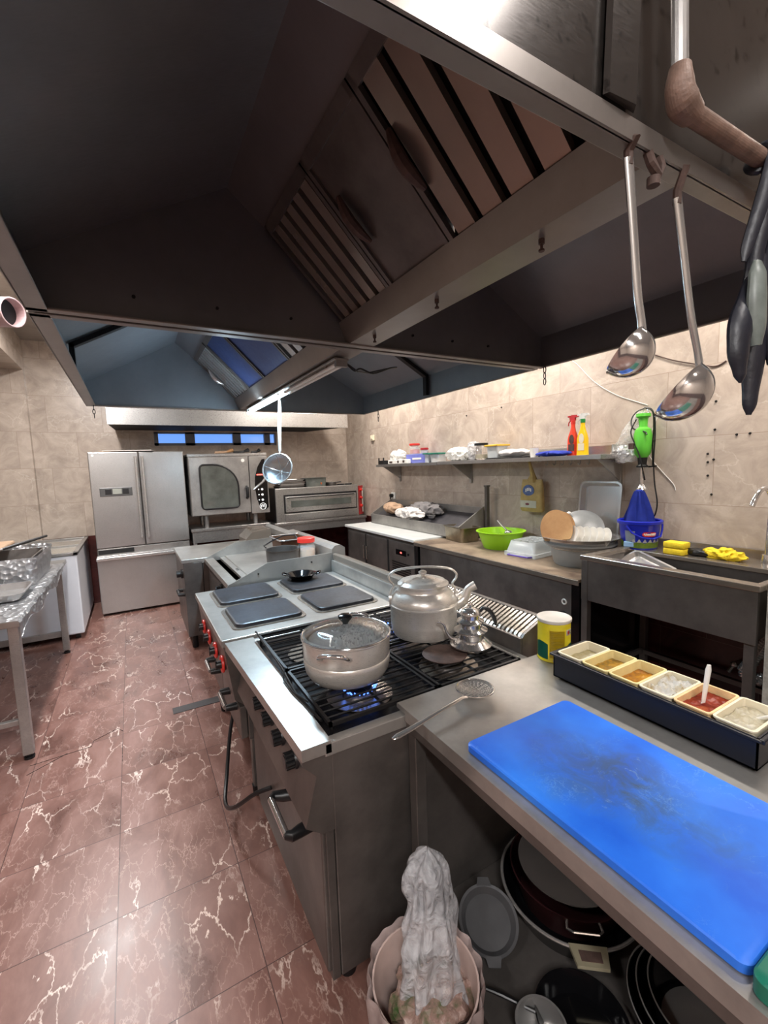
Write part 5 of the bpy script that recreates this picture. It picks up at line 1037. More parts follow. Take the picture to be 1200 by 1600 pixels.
spray(2.93, 2.21, plain('orange_red_bottle', srgb(228, 66, 40), 0.3), 'red', 'redp', 'orange-red spray bottle at the right end of the shelf', 'rust')
spray(2.90, 2.105, plain('yellow_bottle', srgb(244, 196, 20), 0.3), plain('green_collar', srgb(30, 130, 60), 0.4), 'clearp', 'yellow spray bottle with green collar beside the red one', 'cream')
# printed sack hanging from the shelf hooks
t = thing('printed_sack', 'tan plastic sack with faded blue and white print hanging under the shelf', 'bag', (3.0, 2.68, 1.16))
sk = B(); sk.loft([sk.rrect(0.05*a, w1, 0.02, z, (3.02, 2.68+o), 5) for z, w1, a, o in ((1.165, 0.22, 0.7, 0), (1.18, 0.245, 1, 0), (1.30, 0.235, 1.1, 0.002), (1.41, 0.225, 0.8, 0), (1.445, 0.215, 0.25, 0.0))])
M['sack'] = plain('tan_sack', srgb(170, 146, 92), 0.6, 0, 0.2, 14, bump=0.4)
part('sack', sk, 'sack', t, True)
part('gathered_strap', B().tube([(3.015, 2.675, 1.44), (3.0, 2.66, 1.49), (2.955, 2.645, 1.565), (2.94, 2.64, 1.60)], [0.045, 0.02, 0.013, 0.012], 8), 'sack', t, True)
part('blue_print', B().prism([(2.990, 2.70+0.062*math.cos(a), 1.345+0.055*math.sin(a)*(1 if math.sin(a) > 0 else 0.7)) for a in [2*PI*k/24 for k in range(24)]], (0.008, 0, 0)), plain('faded_blue_print', srgb(76, 96, 146), 0.6, 0, 0.35, 40), t)
part('white_panel', B().box((2.990, 2.615, 1.20), (2.996, 2.79, 1.262), 0.002), plain('faded_white_print', srgb(186, 184, 172), 0.6), t)
tx = B()
for yy, zz in ((2.725, 1.352), (2.708, 1.36), (2.690, 1.362), (2.672, 1.356)): tx.box((2.987, yy-0.006, zz-0.014), (2.990, yy+0.004, zz+0.014), 0.001)
part('lettering', tx, 'whitep', t)
part('red_mark', B().prism([(2.988, 2.71+0.022*math.cos(a), 1.232+0.010*math.sin(a)) for a in [2*PI*k/16 for k in range(16)]], (0.003, 0, 0)), plain('faded_red_print', srgb(120, 66, 70), 0.6), t)
# wall fittings
solo('wall_switch', B().box((3.07, 5.63, 1.98), (3.099, 5.72, 2.06), 0.006).box((3.062, 5.65, 2.0), (3.072, 5.70, 2.04), 0.003), 'cream', 'small pale square switch box high on the wall near the far corner', 'switch')
t = thing('wall_socket', 'white wall socket with a black plug above the ingredient trough', 'socket', (3.09, 5.14, 1.2))
part('plate', B().box((3.08, 5.09, 1.16), (3.099, 5.19, 1.25), 0.005), 'whitep', t)
part('plug', B().cyl((3.08, 5.15, 1.205), (3.04, 5.15, 1.205), 0.025, seg=16).tube([(3.05, 5.15, 1.20), (3.04, 5.15, 1.16), (3.05, 5.15, 1.10)], 0.008, 8), 'black', t, True)
for y, z, lab in ((1.346, 1.923, 'uppermost one, under the right ladle'), (1.346, 1.755, 'single one below the larger ladle bowl'), (1.233, 1.716, 'small one, left of the widest hole'), (1.169, 1.718, 'widest one, furthest right'), (1.379, 1.61, 'top left of the cluster of four'), (1.346, 1.574, 'right one of the cluster of four'), (1.377, 1.559, 'second lowest of the cluster of four'), (1.374, 1.476, 'lowest of the cluster of four'), (1.70, 1.71, 'beside the green blender cord'), (3.62, 2.1, 'left of two above the wall shelf'), (3.12, 2.12, 'right of two above the wall shelf'), (1.35, 1.36, 'lowest of all, nearest the faucet')):
    solo('screw_anchor', B().cyl((3.101, y, z), (3.092, y, z), 0.0075, 0.005, 10).cyl((3.094, y, z), (3.088, y, z), 0.003, seg=8), 'dark', 'dark screw anchor in the wall tiles, ' + lab, 'screw', False, 'screw anchors in the right wall')

# ================================================================ ON THE COOKING LINE
def loop_handle(b, c, d, w_, out, up, r=0.006):
    """U-shaped handle at point c, pointing along unit d, width w_"""
    c, d = Vector(c), Vector(d).normalized(); s = Vector((-d.y, d.x, 0))
    pts = [c-s*w_/2, c-s*w_/2+d*out*0.6+Vector((0, 0, up*0.5)), c-s*w_*0.32+d*out+Vector((0, 0, up)), c+s*w_*0.32+d*out+Vector((0, 0, up)), c+s*w_/2+d*out*0.6+Vector((0, 0, up*0.5)), c+s*w_/2]
    return b.stube(pts, r, 10, 4)
PC = (0.638, 1.432, 0.8425)
t = thing('cooking_pot', 'steel pot of boiling water with glass lid on the near burner', 'pot', PC)
part('body', B().lathe([(0, 0), (0.115, 0), (0.137, 0.010), (0.152, 0.035), (0.158, 0.068), (0.158, 0.078), (0.155, 0.082), (0.157, 0.088), (0.160, 0.150), (0.164, 0.154), (0.164, 0.158), (0.157, 0.157), (0.154, 0.088), (0.151, 0.07), (0.135, 0.018), (0, 0.006)], PC, 72), 'alu', t, True)
dl, dr_ = Vector((-0.62, -0.78, 0)), Vector((0.62, 0.78, 0))
for d in (dl, dr_):
    h = B(); loop_handle(h, Vector(PC)+d*0.150+Vector((0, 0, 0.122)), d, 0.10, 0.055, 0.034, 0.0072); part('handle', h, 'chrome', t, True)
ld = part('glass_lid', B().lathe([(0.160, 0.160), (0.150, 0.168), (0.11, 0.181), (0.06, 0.190), (0, 0.193), (0, 0.190), (0.06, 0.187), (0.11, 0.178), (0.150, 0.165)], PC, 64), 'glass', t, True)
part('lid_rim', B().tube(ring_pts(Vector(PC)+Vector((0, 0, 0.160)), 0.1605, 72), 0.0042, 8, closed=True), 'chrome', ld, True)
part('lid_knob', B().lathe([(0, 0), (0.010, 0), (0.012, 0.006), (0.026, 0.022), (0.027, 0.030), (0.020, 0.034), (0, 0.035)], (PC[0], PC[1], PC[2]+0.193), 24), 'blackg', ld, True)
def wat(u, v):
    a, r = u*2*PI, v*0.153; x, y = r*math.cos(a), r*math.sin(a)
    k = max(0, min(1, (x*0.9-y*0.2+0.06)/0.08)); n = abs(noise.noise(Vector((x*60, y*60, 3))))
    return Vector((PC[0]+x, PC[1]+y, PC[2]+0.132+k*n*0.016))
part('boiling_water', B().grid(wat, 150, 60), plain('foaming_water', srgb(216, 218, 216), 0.14, 0.1, 0.1, 60), t, True)

dp = B()
for k in range(420):
    a, r = rnd.uniform(0, 6.283), 0.145*math.sqrt(rnd.random()); x, y = r*math.cos(a), r*math.sin(a)
    if x*0.9-y*0.2 < -0.045+rnd.uniform(-0.02, 0.02): continue
    q = rnd.uniform(0.0016, 0.0042); dp.sphere((PC[0]+x, PC[1]+y, PC[2]+0.186-0.030*(r/0.15)**2-q), q, 6, 4)
part('droplets', dp, plain('condensation', srgb(226, 228, 228), 0.08, 0, 0.05, trans=0.35), ld, True, kind='stuff')

KC = (1.10, 1.60, 0.8425)
t = thing('large_kettle', 'big battered aluminium kettle with bail handle behind the glass-lidded pot', 'kettle', KC)
part('body', B().lathe([(0, 0.004), (0.118, 0.0), (0.136, 0.008), (0.146, 0.028), (0.149, 0.07), (0.149, 0.135), (0.1515, 0.140), (0.1515, 0.146), (0.148, 0.150), (0.149, 0.160), (0.142, 0.176), (0.128, 0.196), (0.116, 0.204), (0.112, 0.210), (0.112, 0.226), (0.114, 0.230)], KC, 80, cap1=True), 'alu', t, True)
ld = part('lid', B().lathe([(0.1145, 0.230), (0.1145, 0.235), (0.108, 0.238), (0.100, 0.246), (0.088, 0.250), (0.078, 0.250), (0.066, 0.256), (0.04, 0.264), (0, 0.267)], KC, 64), 'alu', t, True)
part('lid_knob', B().lathe([(0.008, 0.264), (0.010, 0.272), (0.018, 0.276), (0.019, 0.284), (0.012, 0.289), (0, 0.290)], KC, 24), 'alu', ld, True)
cr_ = Vector((0.869, -0.495, 0)); cf_ = Vector((0.495, 0.869, 0))
K = Vector(KC)
sp = [K+cr_*0.135+Vector((0, 0, 0.128)), K+cr_*0.165+Vector((0, 0, 0.138)), K+cr_*0.190+Vector((0, 0, 0.165)), K+cr_*0.205+Vector((0, 0, 0.197)), K+cr_*0.235+Vector((0, 0, 0.214))]
part('spout', B().stube(sp, [0.032, 0.027, 0.021, 0.018, 0.020], 18, up=(0, 0, 1)), 'alu', t, True)
hd = [K+cr_*0.146+Vector((0, 0, 0.165)), K+cr_*0.145+Vector((0, 0, 0.20)), K+cr_*0.132+Vector((0, 0, 0.225)), K+cr_*0.150+Vector((0, 0, 0.252)), K+cr_*0.148+Vector((0, 0, 0.275)), K+cr_*0.11+Vector((0, 0, 0.297)), K+Vector((0, 0, 0.306)), K-cr_*0.11+Vector((0, 0, 0.297)), K-cr_*0.148+Vector((0, 0, 0.275)), K-cr_*0.150+Vector((0, 0, 0.252)), K-cr_*0.132+Vector((0, 0, 0.225)), K-cr_*0.145+Vector((0, 0, 0.20)), K-cr_*0.146+Vector((0, 0, 0.165))]
part('bail_handle', B().stube(hd, 0.012, 12, flat=0.4, up=(cr_.x, cr_.y, 0)), 'alu', t, True)
for s in (1, -1):
    c = K+cr_*0.142*s+Vector((0, 0, 0.165)); m = frame(c, (-cr_.y*s, cr_.x*s, 0), (0, 0, 1)) @ Matrix.Rotation(R(0), 4, 'X')
    part('handle_bracket', B().prism([(0.026*math.cos(a), 0.032*math.sin(a), 0) for a in [2*PI*k/24 for k in range(24)]], (0, 0, 0.012), m).sphere((0.010, -0.008, 0.013), 0.004, 8, 6, m).sphere((-0.010, -0.008, 0.013), 0.004, 8, 6, m).sphere((0, 0.008, 0.013), 0.004, 8, 6, m), 'alu', t, True)

TC = (1.155, 1.345, 0.8425)
t = thing('tiered_teapot', 'small polished teapot of stacked flared tiers beside the big kettle', 'teapot', TC)
part('body', B().lathe([(0, 0.004), (0.055, 0.004), (0.062, 0.010), (0.083, 0.022), (0.085, 0.028), (0.060, 0.048), (0.053, 0.052), (0.052, 0.070), (0.066, 0.080), (0.068, 0.086), (0.052, 0.094), (0.046, 0.098), (0.045, 0.112), (0.055, 0.118), (0.056, 0.123), (0.044, 0.130), (0.038, 0.134), (0.037, 0.146), (0.042, 0.149), (0.042, 0.153), (0.034, 0.168), (0.018, 0.176), (0.006, 0.178), (0.006, 0.184), (0.010, 0.188), (0.008, 0.196), (0, 0.199)], TC, 56), 'chrome', t, True)
T_ = Vector(TC)
part('spout', B().stube([T_-cr_*0.055+Vector((0, 0, 0.045)), T_-cr_*0.080+Vector((0, 0, 0.05)), T_-cr_*0.098+Vector((0, 0, 0.075)), T_-cr_*0.108+Vector((0, 0, 0.105)), T_-cr_*0.122+Vector((0, 0, 0.118)), T_-cr_*0.136+Vector((0, 0, 0.120))], [0.009, 0.008, 0.006, 0.005, 0.0045, 0.0055], 10), 'chrome', t, True)
part('handle', B().stube([T_+cr_*0.04+Vector((0, 0, 0.158)), T_+cr_*0.055+Vector((0, 0, 0.172)), T_+cr_*0.080+Vector((0, 0, 0.158)), T_+cr_*0.098+Vector((0, 0, 0.125)), T_+cr_*0.103+Vector((0, 0, 0.100))], [0.006, 0.008, 0.009, 0.009, 0.006], 10), 'black', t, True)
solo('heat_diffuser', B().lathe([(0, 0), (0.088, 0), (0.090, 0.004), (0.086, 0.007), (0, 0.007)], (1.035, 1.365, 0.8423), 40), 'rust', 'round rusty iron plate lying on the grate in front of the kettle', 'iron plate', True)

t = thing('balti_dish', 'small black two-handled pan on the far hotplate', 'pan', (0.965, 2.90, 0.845))
c = (0.975, 2.90, 0.8455)
part('pan', B().lathe([(0, 0), (0.070, 0), (0.098, 0.034), (0.104, 0.036), (0.104, 0.039), (0.094, 0.037), (0.068, 0.006), (0, 0.004)], c, 36), 'blackg', t, True)
for d in ((-0.9, 0.4, 0), (0.9, -0.4, 0)):
    d = Vector(d).normalized(); h = B(); loop_handle(h, Vector(c)+d*0.100+Vector((0, 0, 0.034)), d, 0.055, 0.028, 0.010, 0.006); part('handle', h, 'blackg', t, True)
c = (1.00, 3.40, 0.8325)
t = thing('sieve_pot', 'dark wide pot with a bail handle standing on the griddle', 'pot', c)
part('pot', B().lathe([(0, 0), (0.115, 0), (0.125, 0.006), (0.130, 0.145), (0.136, 0.149), (0.136, 0.153), (0.126, 0.150), (0.12, 0.01), (0, 0.006)], c, 44), 'dsteel', t, True)
part('bail_handle', B().tube([(0.90, 3.49, 0.98), (0.885, 3.52, 1.0), (0.95, 3.55, 1.025), (1.04, 3.50, 1.07), (1.12, 3.44, 1.075), (1.135, 3.38, 1.025), (1.12, 3.35, 0.985)], 0.0055, 8), 'iron', t, True)
t = thing('brown_gn_pan', 'rectangular pan with pale rim between the griddle pot and the jar', 'pan', (1.14, 3.62, 0.8325))
part('pan', B().pan(0.26, 0.34, 0.19, 0.03, 0.003, 0.9, 0.014, (1.145, 3.68, 0.8325)), plain('brown_crusted_steel', srgb(96, 66, 48), 0.5, 0.4, 0.3), t, True)
part('rim', B().tube([Vector(p) for p in B().rrect(0.256, 0.336, 0.04, 1.024, (1.145, 3.68), 5)], 0.006, 6, closed=True), 'satin', t, True)
jar((1.19, 3.38, 0.8325), 0.072, 0.185, 'jarp', 'red', 'clear jar of amber spice with red lid standing on the griddle', (M['brownc'], 0.62), 'spice_jar', 0.032, 0.98)

# strainer hanging from the far hood
t = thing('mesh_strainer', 'round wire mesh strainer hanging from the far hood by its long handle', 'strainer', (0.79, 2.64, 1.6))
part('handle', B().tube([(0.815, 2.65, 2.036), (0.812, 2.65, 1.95), (0.803, 2.65, 1.85), (0.797, 2.645, 1.715)], [0.007, 0.010, 0.012, 0.009], 12), 'alu', t, True)
nn = Vector((-0.62, -0.70, 0.30)).normalized(); uu = nn.orthogonal().normalized(); vv = nn.cross(uu); sc_ = Vector((0.770, 2.63, 1.610))
part('rim', B().tube(ring_pts(sc_, 0.094, 40, uu, vv), 0.005, 8, closed=True), 'satin', t, True)
def bowlf(u, v):
    a = u*2*PI; th = v*PI/2*0.92; return sc_+0.094*(math.cos(a)*uu+math.sin(a)*vv)*math.cos(th)-nn*0.055*math.sin(th)
part('mesh_bowl', B().grid(bowlf, 40, 10), 'mesh', t, True)
rb = B()
for k in range(3):
    a = PI*k/3; rb.tube([sc_+0.094*math.cos(th)*(math.cos(a)*uu+math.sin(a)*vv)-nn*0.058*math.sin(th) for th in [PI*j/12 for j in range(13)]], 0.003, 6)
part('ribs', rb, 'satin', t, True)
part('neck', B().tube([(0.797, 2.645, 1.735), (0.795, 2.64, 1.715), sc_+Vector((0.02, 0.0, 0.088))], [0.007, 0.006, 0.005], 8), 'satin', t, True)

# ladles
def ladle(top, bend, neck, bowl, r, depth, lab, hooktop, tilt):
    t = thing('ladle', lab, 'ladle', (top[0], top[1], bowl[2]), 0, 'ladles hanging from the near hood rim')
    top, bend, neck, bowl = map(Vector, (top, bend, neck, bowl))
    hp = [top, top.lerp(bend, 0.5), bend, bend.lerp(neck, 0.6)+Vector((0.002, 0, 0)), neck]
    part('handle', B().stube(hp, [0.0100, 0.0090, 0.0090, 0.0090, 0.011], 12, flat=0.55, up=(0, 1, 0)), 'satin', t, True)
    part('hook', B().tube([top+Vector((0, 0, -0.01)), top+Vector((0, 0, 0.010)), Vector(hooktop)+Vector((0, -0.012, 0.004)), Vector(hooktop)+Vector((0, 0.004, 0.012))], 0.0065, 8), 'rust', t, True)
    m = Matrix.Translation(bowl) @ Matrix.Rotation(R(tilt), 4, 'Y') @ Matrix.Rotation(R(-46), 4, 'X') @ Matrix.Diagonal((1.1, 1, 1, 1))
    prof = [(r*math.cos(a), -depth*math.sin(a)) for a in [PI/2*k/12 for k in range(13)]]
    b = B().lathe([(r*1.03, 0.002)]+prof, (0, 0, 0), 44, m).lathe([(r*1.03, 0.002)]+[(x*0.965, z*0.965) for x, z in prof], (0, 0, 0), 44, m)
    part('bowl', b, 'chrome', t, True)
ladle((0.660, 0.41, 2.030), (0.690, 0.41, 1.85), (0.706, 0.41, 1.783), (0.672, 0.415, 1.762), 0.037, 0.040, 'smaller steel ladle hanging left under the near hood rim', (0.657, 0.41, 2.045), -28)
ladle((0.792, 0.41, 2.010), (0.845, 0.41, 1.84), (0.886, 0.41, 1.742), (0.834, 0.418, 1.712), 0.051, 0.048, 'larger steel ladle hanging right of the smaller one', (0.790, 0.41, 2.044), -24)
solo('rusty_hook', B().tube([(0.700, 0.405, 2.046), (0.700, 0.40, 2.03), (0.715, 0.398, 2.015), (0.722, 0.398, 2.03), (0.718, 0.40, 2.042)], 0.007, 8).cyl((0.707, 0.40, 2.012), (0.707, 0.40, 2.0), 0.009, seg=10), 'rust', 'short dark rusty hook on the hood rim between the two ladles', 'hook', True)
# black gloves
t = thing('rubber_gloves', 'limp black gloves tied to the brown pipe at the right edge', 'gloves', (0.98, 0.37, 1.74))
part('strap', B().stube([(0.968, 0.35, 2.112), (0.966, 0.352, 2.08), (0.955, 0.36, 2.02), (0.940, 0.37, 1.955), (0.932, 0.372, 1.925)], [0.010, 0.012, 0.012, 0.010, 0.004], 10, flat=0.5).tube([(0.978, 0.35, 2.112), (0.975, 0.355, 2.05), (0.972, 0.37, 1.95), (0.970, 0.375, 1.86)], [0.012, 0.014, 0.012, 0.018], 10, flat=0.6), 'rubber', t, True)
part('loop', B().tube([Vector((0.972+0.006*math.sin(a*2), 0.37+0.019*math.cos(a), 2.098+0.019*math.sin(a))) for a in [2*PI*k/18 for k in range(18)]], 0.006, 8, closed=True, flat=1), 'rubber', t, True)
def lobe(pts, rr, m='rubber', nm='finger', lab=None): part(nm, B().stube(pts, rr, 14, flat=0.6, up=(0.5, 1, 0)), m, t, True, label=lab)
lobe([(0.970, 0.375, 1.91), (0.950, 0.372, 1.87), (0.925, 0.37, 1.82), (0.916, 0.368, 1.775), (0.920, 0.366, 1.740), (0.922, 0.365, 1.722)], [0.008, 0.016, 0.022, 0.019, 0.012, 0.003])
lobe([(0.955, 0.362, 1.925), (0.948, 0.358, 1.900), (0.944, 0.356, 1.86), (0.946, 0.356, 1.82), (0.950, 0.356, 1.785)], [0.008, 0.015, 0.017, 0.017, 0.010], plain('pale_worn_rubber', srgb(104, 112, 108), 0.4, 0, 0.3, 20), 'finger', 'pale grey worn finger')
lobe([(0.985, 0.37, 1.94), (0.980, 0.37, 1.88), (0.974, 0.37, 1.83), (0.972, 0.37, 1.79)], [0.020, 0.026, 0.022, 0.008])
lobe([(1.005, 0.38, 1.95), (1.008, 0.38, 1.86), (1.004, 0.38, 1.78), (1.000, 0.38, 1.70), (0.998, 0.38, 1.672)], [0.022, 0.026, 0.022, 0.014, 0.005])
lobe([(1.02, 0.36, 2.02), (1.03, 0.36, 1.93), (1.035, 0.36, 1.82), (1.03, 0.36, 1.76)], [0.015, 0.03, 0.028, 0.01], nm='cuff')

# ================================================================ FOREGROUND WORKTABLE
t = thing('worktable', 'steel worktable holding the blue board nearest the camera', 'table', (1.07, 0.1, 0))
part('table_top', B().prism([(0.688, -1.10, 0.800), (0.688, 1.12, 0.800), (0.688, 1.12, 0.8235), (0.688, 1.168, 0.8235), (0.688, 1.168, 0.837), (0.688, 1.165, 0.840), (0.688, -1.10, 0.840)], (0.787, 0, 0)), 'steel_top', t)
part('apron', B().box((0.690, -1.10, 0.772), (0.702, 1.118, 0.802), 0.002).box((0.702, 1.110, 0.74), (1.46, 1.118, 0.802)), 'dsteel', t)
part('lower_shelf', B().box((0.70, -1.05, 0.105), (1.46, 1.115, 0.135), 0.003), 'dsteel', t)
part('back_panel', B().box((1.455, -1.05, 0.14), (1.462, 1.115, 0.80)), 'dsteel', t)
part('side_panel', B().box((0.74, 1.106, 0.14), (1.45, 1.114, 0.80)), 'dsteel', t)
for (x, y) in ((0.715, 1.095), (1.435, 1.095), (0.715, -1.03), (1.435, -1.03)):
    l = part('leg', B().box((x-0.02, y-0.02, 0.03), (x+0.02, y+0.02, 0.80), 0.003), 'dsteel', t); part('foot', B().cyl((x, y, 0), (x, y, 0.03), 0.022, seg=10), 'black', l)
def board(nm, x0, x1, y0, y1, z0, z1, mat, lab):
    b = B(); w_, d_ = x1-x0, y1-y0; q = lambda i, z: b.rrect(w_-2*i, d_-2*i, 0.018, z, (0, 0), 6)
    b.loft([q(0.003, 0), q(0, 0.003), q(0, z1-z0-0.003), q(0.003, z1-z0)])
    o = mk(nm, b, mat, True); o.location = ((x0+x1)/2, (y0+y1)/2, z0); props(o, lab, 'cutting board'); return o
board('cutting_board', 0.716, 1.118, 0.238, 0.862, 0.8405, 0.862, 'board', 'large worn blue cutting board on the near worktable')
board('cutting_board', 0.700, 1.10, -0.40, 0.234, 0.8405, 0.872, 'dkgreen', 'dark green cutting board corner right of the blue board')
# skimmer
t = thing('skimmer', 'perforated steel skimmer lying across the worktable corner', 'skimmer', (0.92, 1.06, 0.86))
sk = B(); sc2 = Vector((0.918, 1.052, 0.872)); rings, segs = 17, 90; rr0 = 0.060
def skp(r, a): return sc2+Vector((r*math.cos(a), r*math.sin(a), -0.010*(1-(r/rr0)**2)))
vr = [[sk.bm.verts.new(skp(0.004+(rr0-0.004)*i/rings, 2*PI*j/segs)) for j in range(segs)] for i in range(rings+1)]
for i in range(rings):
    step = max(2, int(round(segs*0.0065/(2*PI*(0.004+(rr0-0.004)*(i+.5)/rings)))))
    for j in range(segs):
        hole = i % 2 == 1 and 1 < i < rings-2 and (j % (step*2)) < step
        if not hole: sk.bm.faces.new((vr[i][j], vr[i][(j+1) % segs], vr[i+1][(j+1) % segs], vr[i+1][j]))
bmesh.ops.solidify(sk.bm, geom=sk.bm.faces[:], thickness=0.0012)
part('perforated_disc', sk, 'satin', t)
part('rim', B().tube(ring_pts(sc2, 0.0605, 48), 0.0022, 6, closed=True), 'chrome', t, True)
hv = (Vector((0.556, 0.975, 0.868))-Vector((0.862, 1.028, 0.872)))
h0 = Vector((0.866, 1.030, 0.868))
part('handle', B().tube([h0, h0+hv*0.08+Vector((0, 0, 0.006)), h0+hv*0.4+Vector((0, 0, 0.004)), h0+hv*0.8, h0+hv*0.95, h0+hv], [0.010, 0.007, 0.007, 0.010, 0.011, 0.006], 12, flat=0.45, up=(0, 0, 1)), 'chrome', t, True)
# yellow can
cc = (1.372, 1.112)
t = thing('powder_can', 'yellow and green tin can with white lid behind the black bin row', 'can', (cc[0], cc[1], 0.8405))
part('can', B().lathe([(0, 0), (0.060, 0), (0.0615, 0.003), (0.060, 0.006), (0.060, 0.150), (0, 0.150)], (cc[0], cc[1], 0.8405), 48), plain('yellow_can_print', srgb(214, 196, 40), 0.32, 0, 0.08, 20), t, True)
def onc(a, z, off=0.0008): a = PI*1.30+a; return Vector((cc[0]+(0.060+off)*math.cos(a), cc[1]+(0.060+off)*math.sin(a), 0.8405+z))
def cwrap(a0, a1, z0, z1, off, wav=0.0): return B().grid(lambda u, v: onc(a0+(a1-a0)*u, z0+(z1-z0)*v+(wav*math.sin(PI*u)*v), off), 20, 4, 0.0006)
part('green_print', cwrap(-1.6, -0.62, 0.012, 0.070, 0.0006, 0.008), 'dkgreen', t)
part('green_print', cwrap(0.45, 1.5, 0.012, 0.060, 0.0006, 0.012), 'dkgreen', t)
part('yellow_panel', cwrap(-0.52, 0.42, 0.02, 0.125, 0.0007), plain('ochre_panel', srgb(206, 176, 36), 0.35), t)
tl = B()
for k, z in enumerate((0.118, 0.104, 0.098, 0.084, 0.078, 0.072, 0.060, 0.052, 0.044, 0.036)):
    a0 = -0.42; a1 = 0.32 if k % 3 else 0.12
    tl.tube([onc(a0+(a1-a0)*j/10, z, 0.0014) for j in range(11)], 0.0008, 4)
part('small_print', tl, plain('olive_print', srgb(150, 130, 40), 0.5), t)
e = part('white_label', cwrap(0.52, 1.05, 0.106, 0.128, 0.0012), 'whitep', t)
dd = B(); dd.prism([onc(0.60, 0.117, 0.002), onc(0.68, 0.126, 0.002), onc(0.76, 0.117, 0.002), onc(0.68, 0.108, 0.002)], onc(0.68, 0.1, 0.001)-onc(0.68, 0.1, 0)); part('red_diamond', dd, 'redp', e)
tx = text_b('S', 0.018); tx.bm.transform(frame(onc(0.86, 0.117, 0.0025), onc(0.87, 0.117)-onc(0.85, 0.117), (0, 0, 1))); part('lettering', tx, 'iron', e)
part('barcode', cwrap(-0.30, 0.30, 0.004, 0.016, 0.001), 'whitep', t)
part('lid', B().lathe([(0, 0), (0.062, 0), (0.064, 0.003), (0.064, 0.012), (0.061, 0.014), (0.055, 0.011), (0, 0.011)], (cc[0], cc[1], 0.9905), 48), plain('cloudy_white_lid', srgb(206, 200, 192), 0.4), t, True)
# black condiment bin holder with six inserts
HX0, HX1, HY0, HY1, HZ = 1.232, 1.412, 0.418, 1.000, 0.932
t = thing('condiment_holder', 'long black holder with a row of cream ingredient inserts', 'holder', (1.32, 0.71, 0.8405))
hb = B().box((HX0, HY0, 0.850), (HX0+0.004, HY1, HZ)).box((HX1-0.004, HY0, 0.850), (HX1, HY1, HZ)).box((HX0, HY0, 0.850), (HX1, HY0+0.004, HZ)).box((HX0, HY1-0.004, 0.850), (HX1, HY1, HZ)).box((HX0, HY0, 0.850), (HX1, HY1, 0.854))
hb.box((HX0-0.008, HY0-0.008, HZ-0.008), (HX0, HY1+0.012, HZ), 0.003).box((HX1, HY0-0.008, HZ-0.008), (HX1+0.008, HY1+0.012, HZ), 0.003).box((HX0, HY1, HZ-0.012), (HX1, HY1+0.014, HZ), 0.003).box((HX0, HY0-0.012, HZ-0.012), (HX1, HY0, HZ), 0.003)
part('tray', hb, plain('black_navy_plastic', srgb(14, 18, 30), 0.4), t)
for (x, y) in ((HX0+0.02, HY0+0.03), (HX1-0.02, HY0+0.03), (HX0+0.02, HY1-0.03), (HX1-0.02, HY1-0.03)): part('foot', B().box((x-0.008, y-0.010, 0.8405), (x+0.008, y+0.010, 0.851)), 'black', t)
nI = 6; pI = (HY1-HY0-0.016)/nI
def insert(k, lab, stain, fill, fz, bumpy):
    yc = HY1-0.008-pI*(k+0.5); c = ((HX0+HX1)/2, yc, 0.8555)
    t = thing('ingredient_insert', lab, 'container', c, 0, 'cream inserts in the black holder')
    part('insert', B().pan(HX1-HX0-0.012, pI-0.001, 0.084, 0.008, 0.002, 0.88, 0.0045, c), stain, t, True)
    w_, d_ = (HX1-HX0-0.024)*0.92, (pI-0.012)*0.92
    def ff(u, v):
        x, y = (u-.5)*w_, (v-.5)*d_; n = noise.noise(Vector((x*40+k*5, y*40, k)))
        return Vector((c[0]+x, c[1]+y, c[2]+fz+0.036+bumpy*(n+0.5*noise.noise(Vector((x*110, y*110, k))))))
    part('food', B().grid(ff, 40, 24, 0.002), fill, t, True)
M['st_y'] = plain('yellow_stained_plastic', srgb(226, 208, 150), 0.4, 0, 0.14, 12); M['st_o'] = plain('orange_stained_plastic', srgb(230, 196, 146), 0.4, 0, 0.25, 22)
def blotch(name, c0, c1, c2, sc=22):
    m, nt, b = newmat(name); v = mapping(nt); n = N(nt, 'ShaderNodeTexNoise', inp={'Scale': sc, 'Detail': 5.0, 'Roughness': 0.7}); nt.links.new(v, n.inputs['Vector'])
    nt.links.new(ramp(nt, n.outputs['Fac'], [(0.35, c0), (0.5, c1), (0.62, c2)]).outputs[0], b.inputs['Base Color']); b.inputs['Roughness'].default_value = 0.35; return m
insert(0, 'cream insert with off-white sauce, next to the yellow can', 'cream', blotch('pale_sauce', srgb(190, 176, 130), srgb(206, 194, 154), srgb(226, 218, 196)), 0.020, 0.004)
insert(1, 'yellow-stained insert, second from the yellow can', 'st_y', blotch('yellow_sauce', srgb(150, 120, 60), srgb(214, 164, 56), srgb(226, 180, 80)), 0.022, 0.003)
insert(2, 'amber sauce insert, third from the yellow can', 'st_y', blotch('amber_sauce', srgb(180, 120, 60), srgb(226, 160, 44), srgb(232, 176, 60)), 0.020, 0.003)
insert(3, 'insert with white spread pile, fourth from the yellow can', 'cream', blotch('white_spread', srgb(214, 192, 140), srgb(236, 234, 228), srgb(240, 238, 234), 14), 0.036, 0.018)
insert(4, 'orange-stained insert of red tomato sauce holding a white spatula', 'st_o', blotch('red_sauce', srgb(150, 44, 22), srgb(176, 58, 28), srgb(214, 110, 60)), 0.030, 0.006)
insert(5, 'insert of creamy sauce holding a slanted pale spatula', 'cream', blotch('creamy_sauce', srgb(216, 206, 176), srgb(230, 224, 204), srgb(238, 234, 222)), 0.030, 0.008)
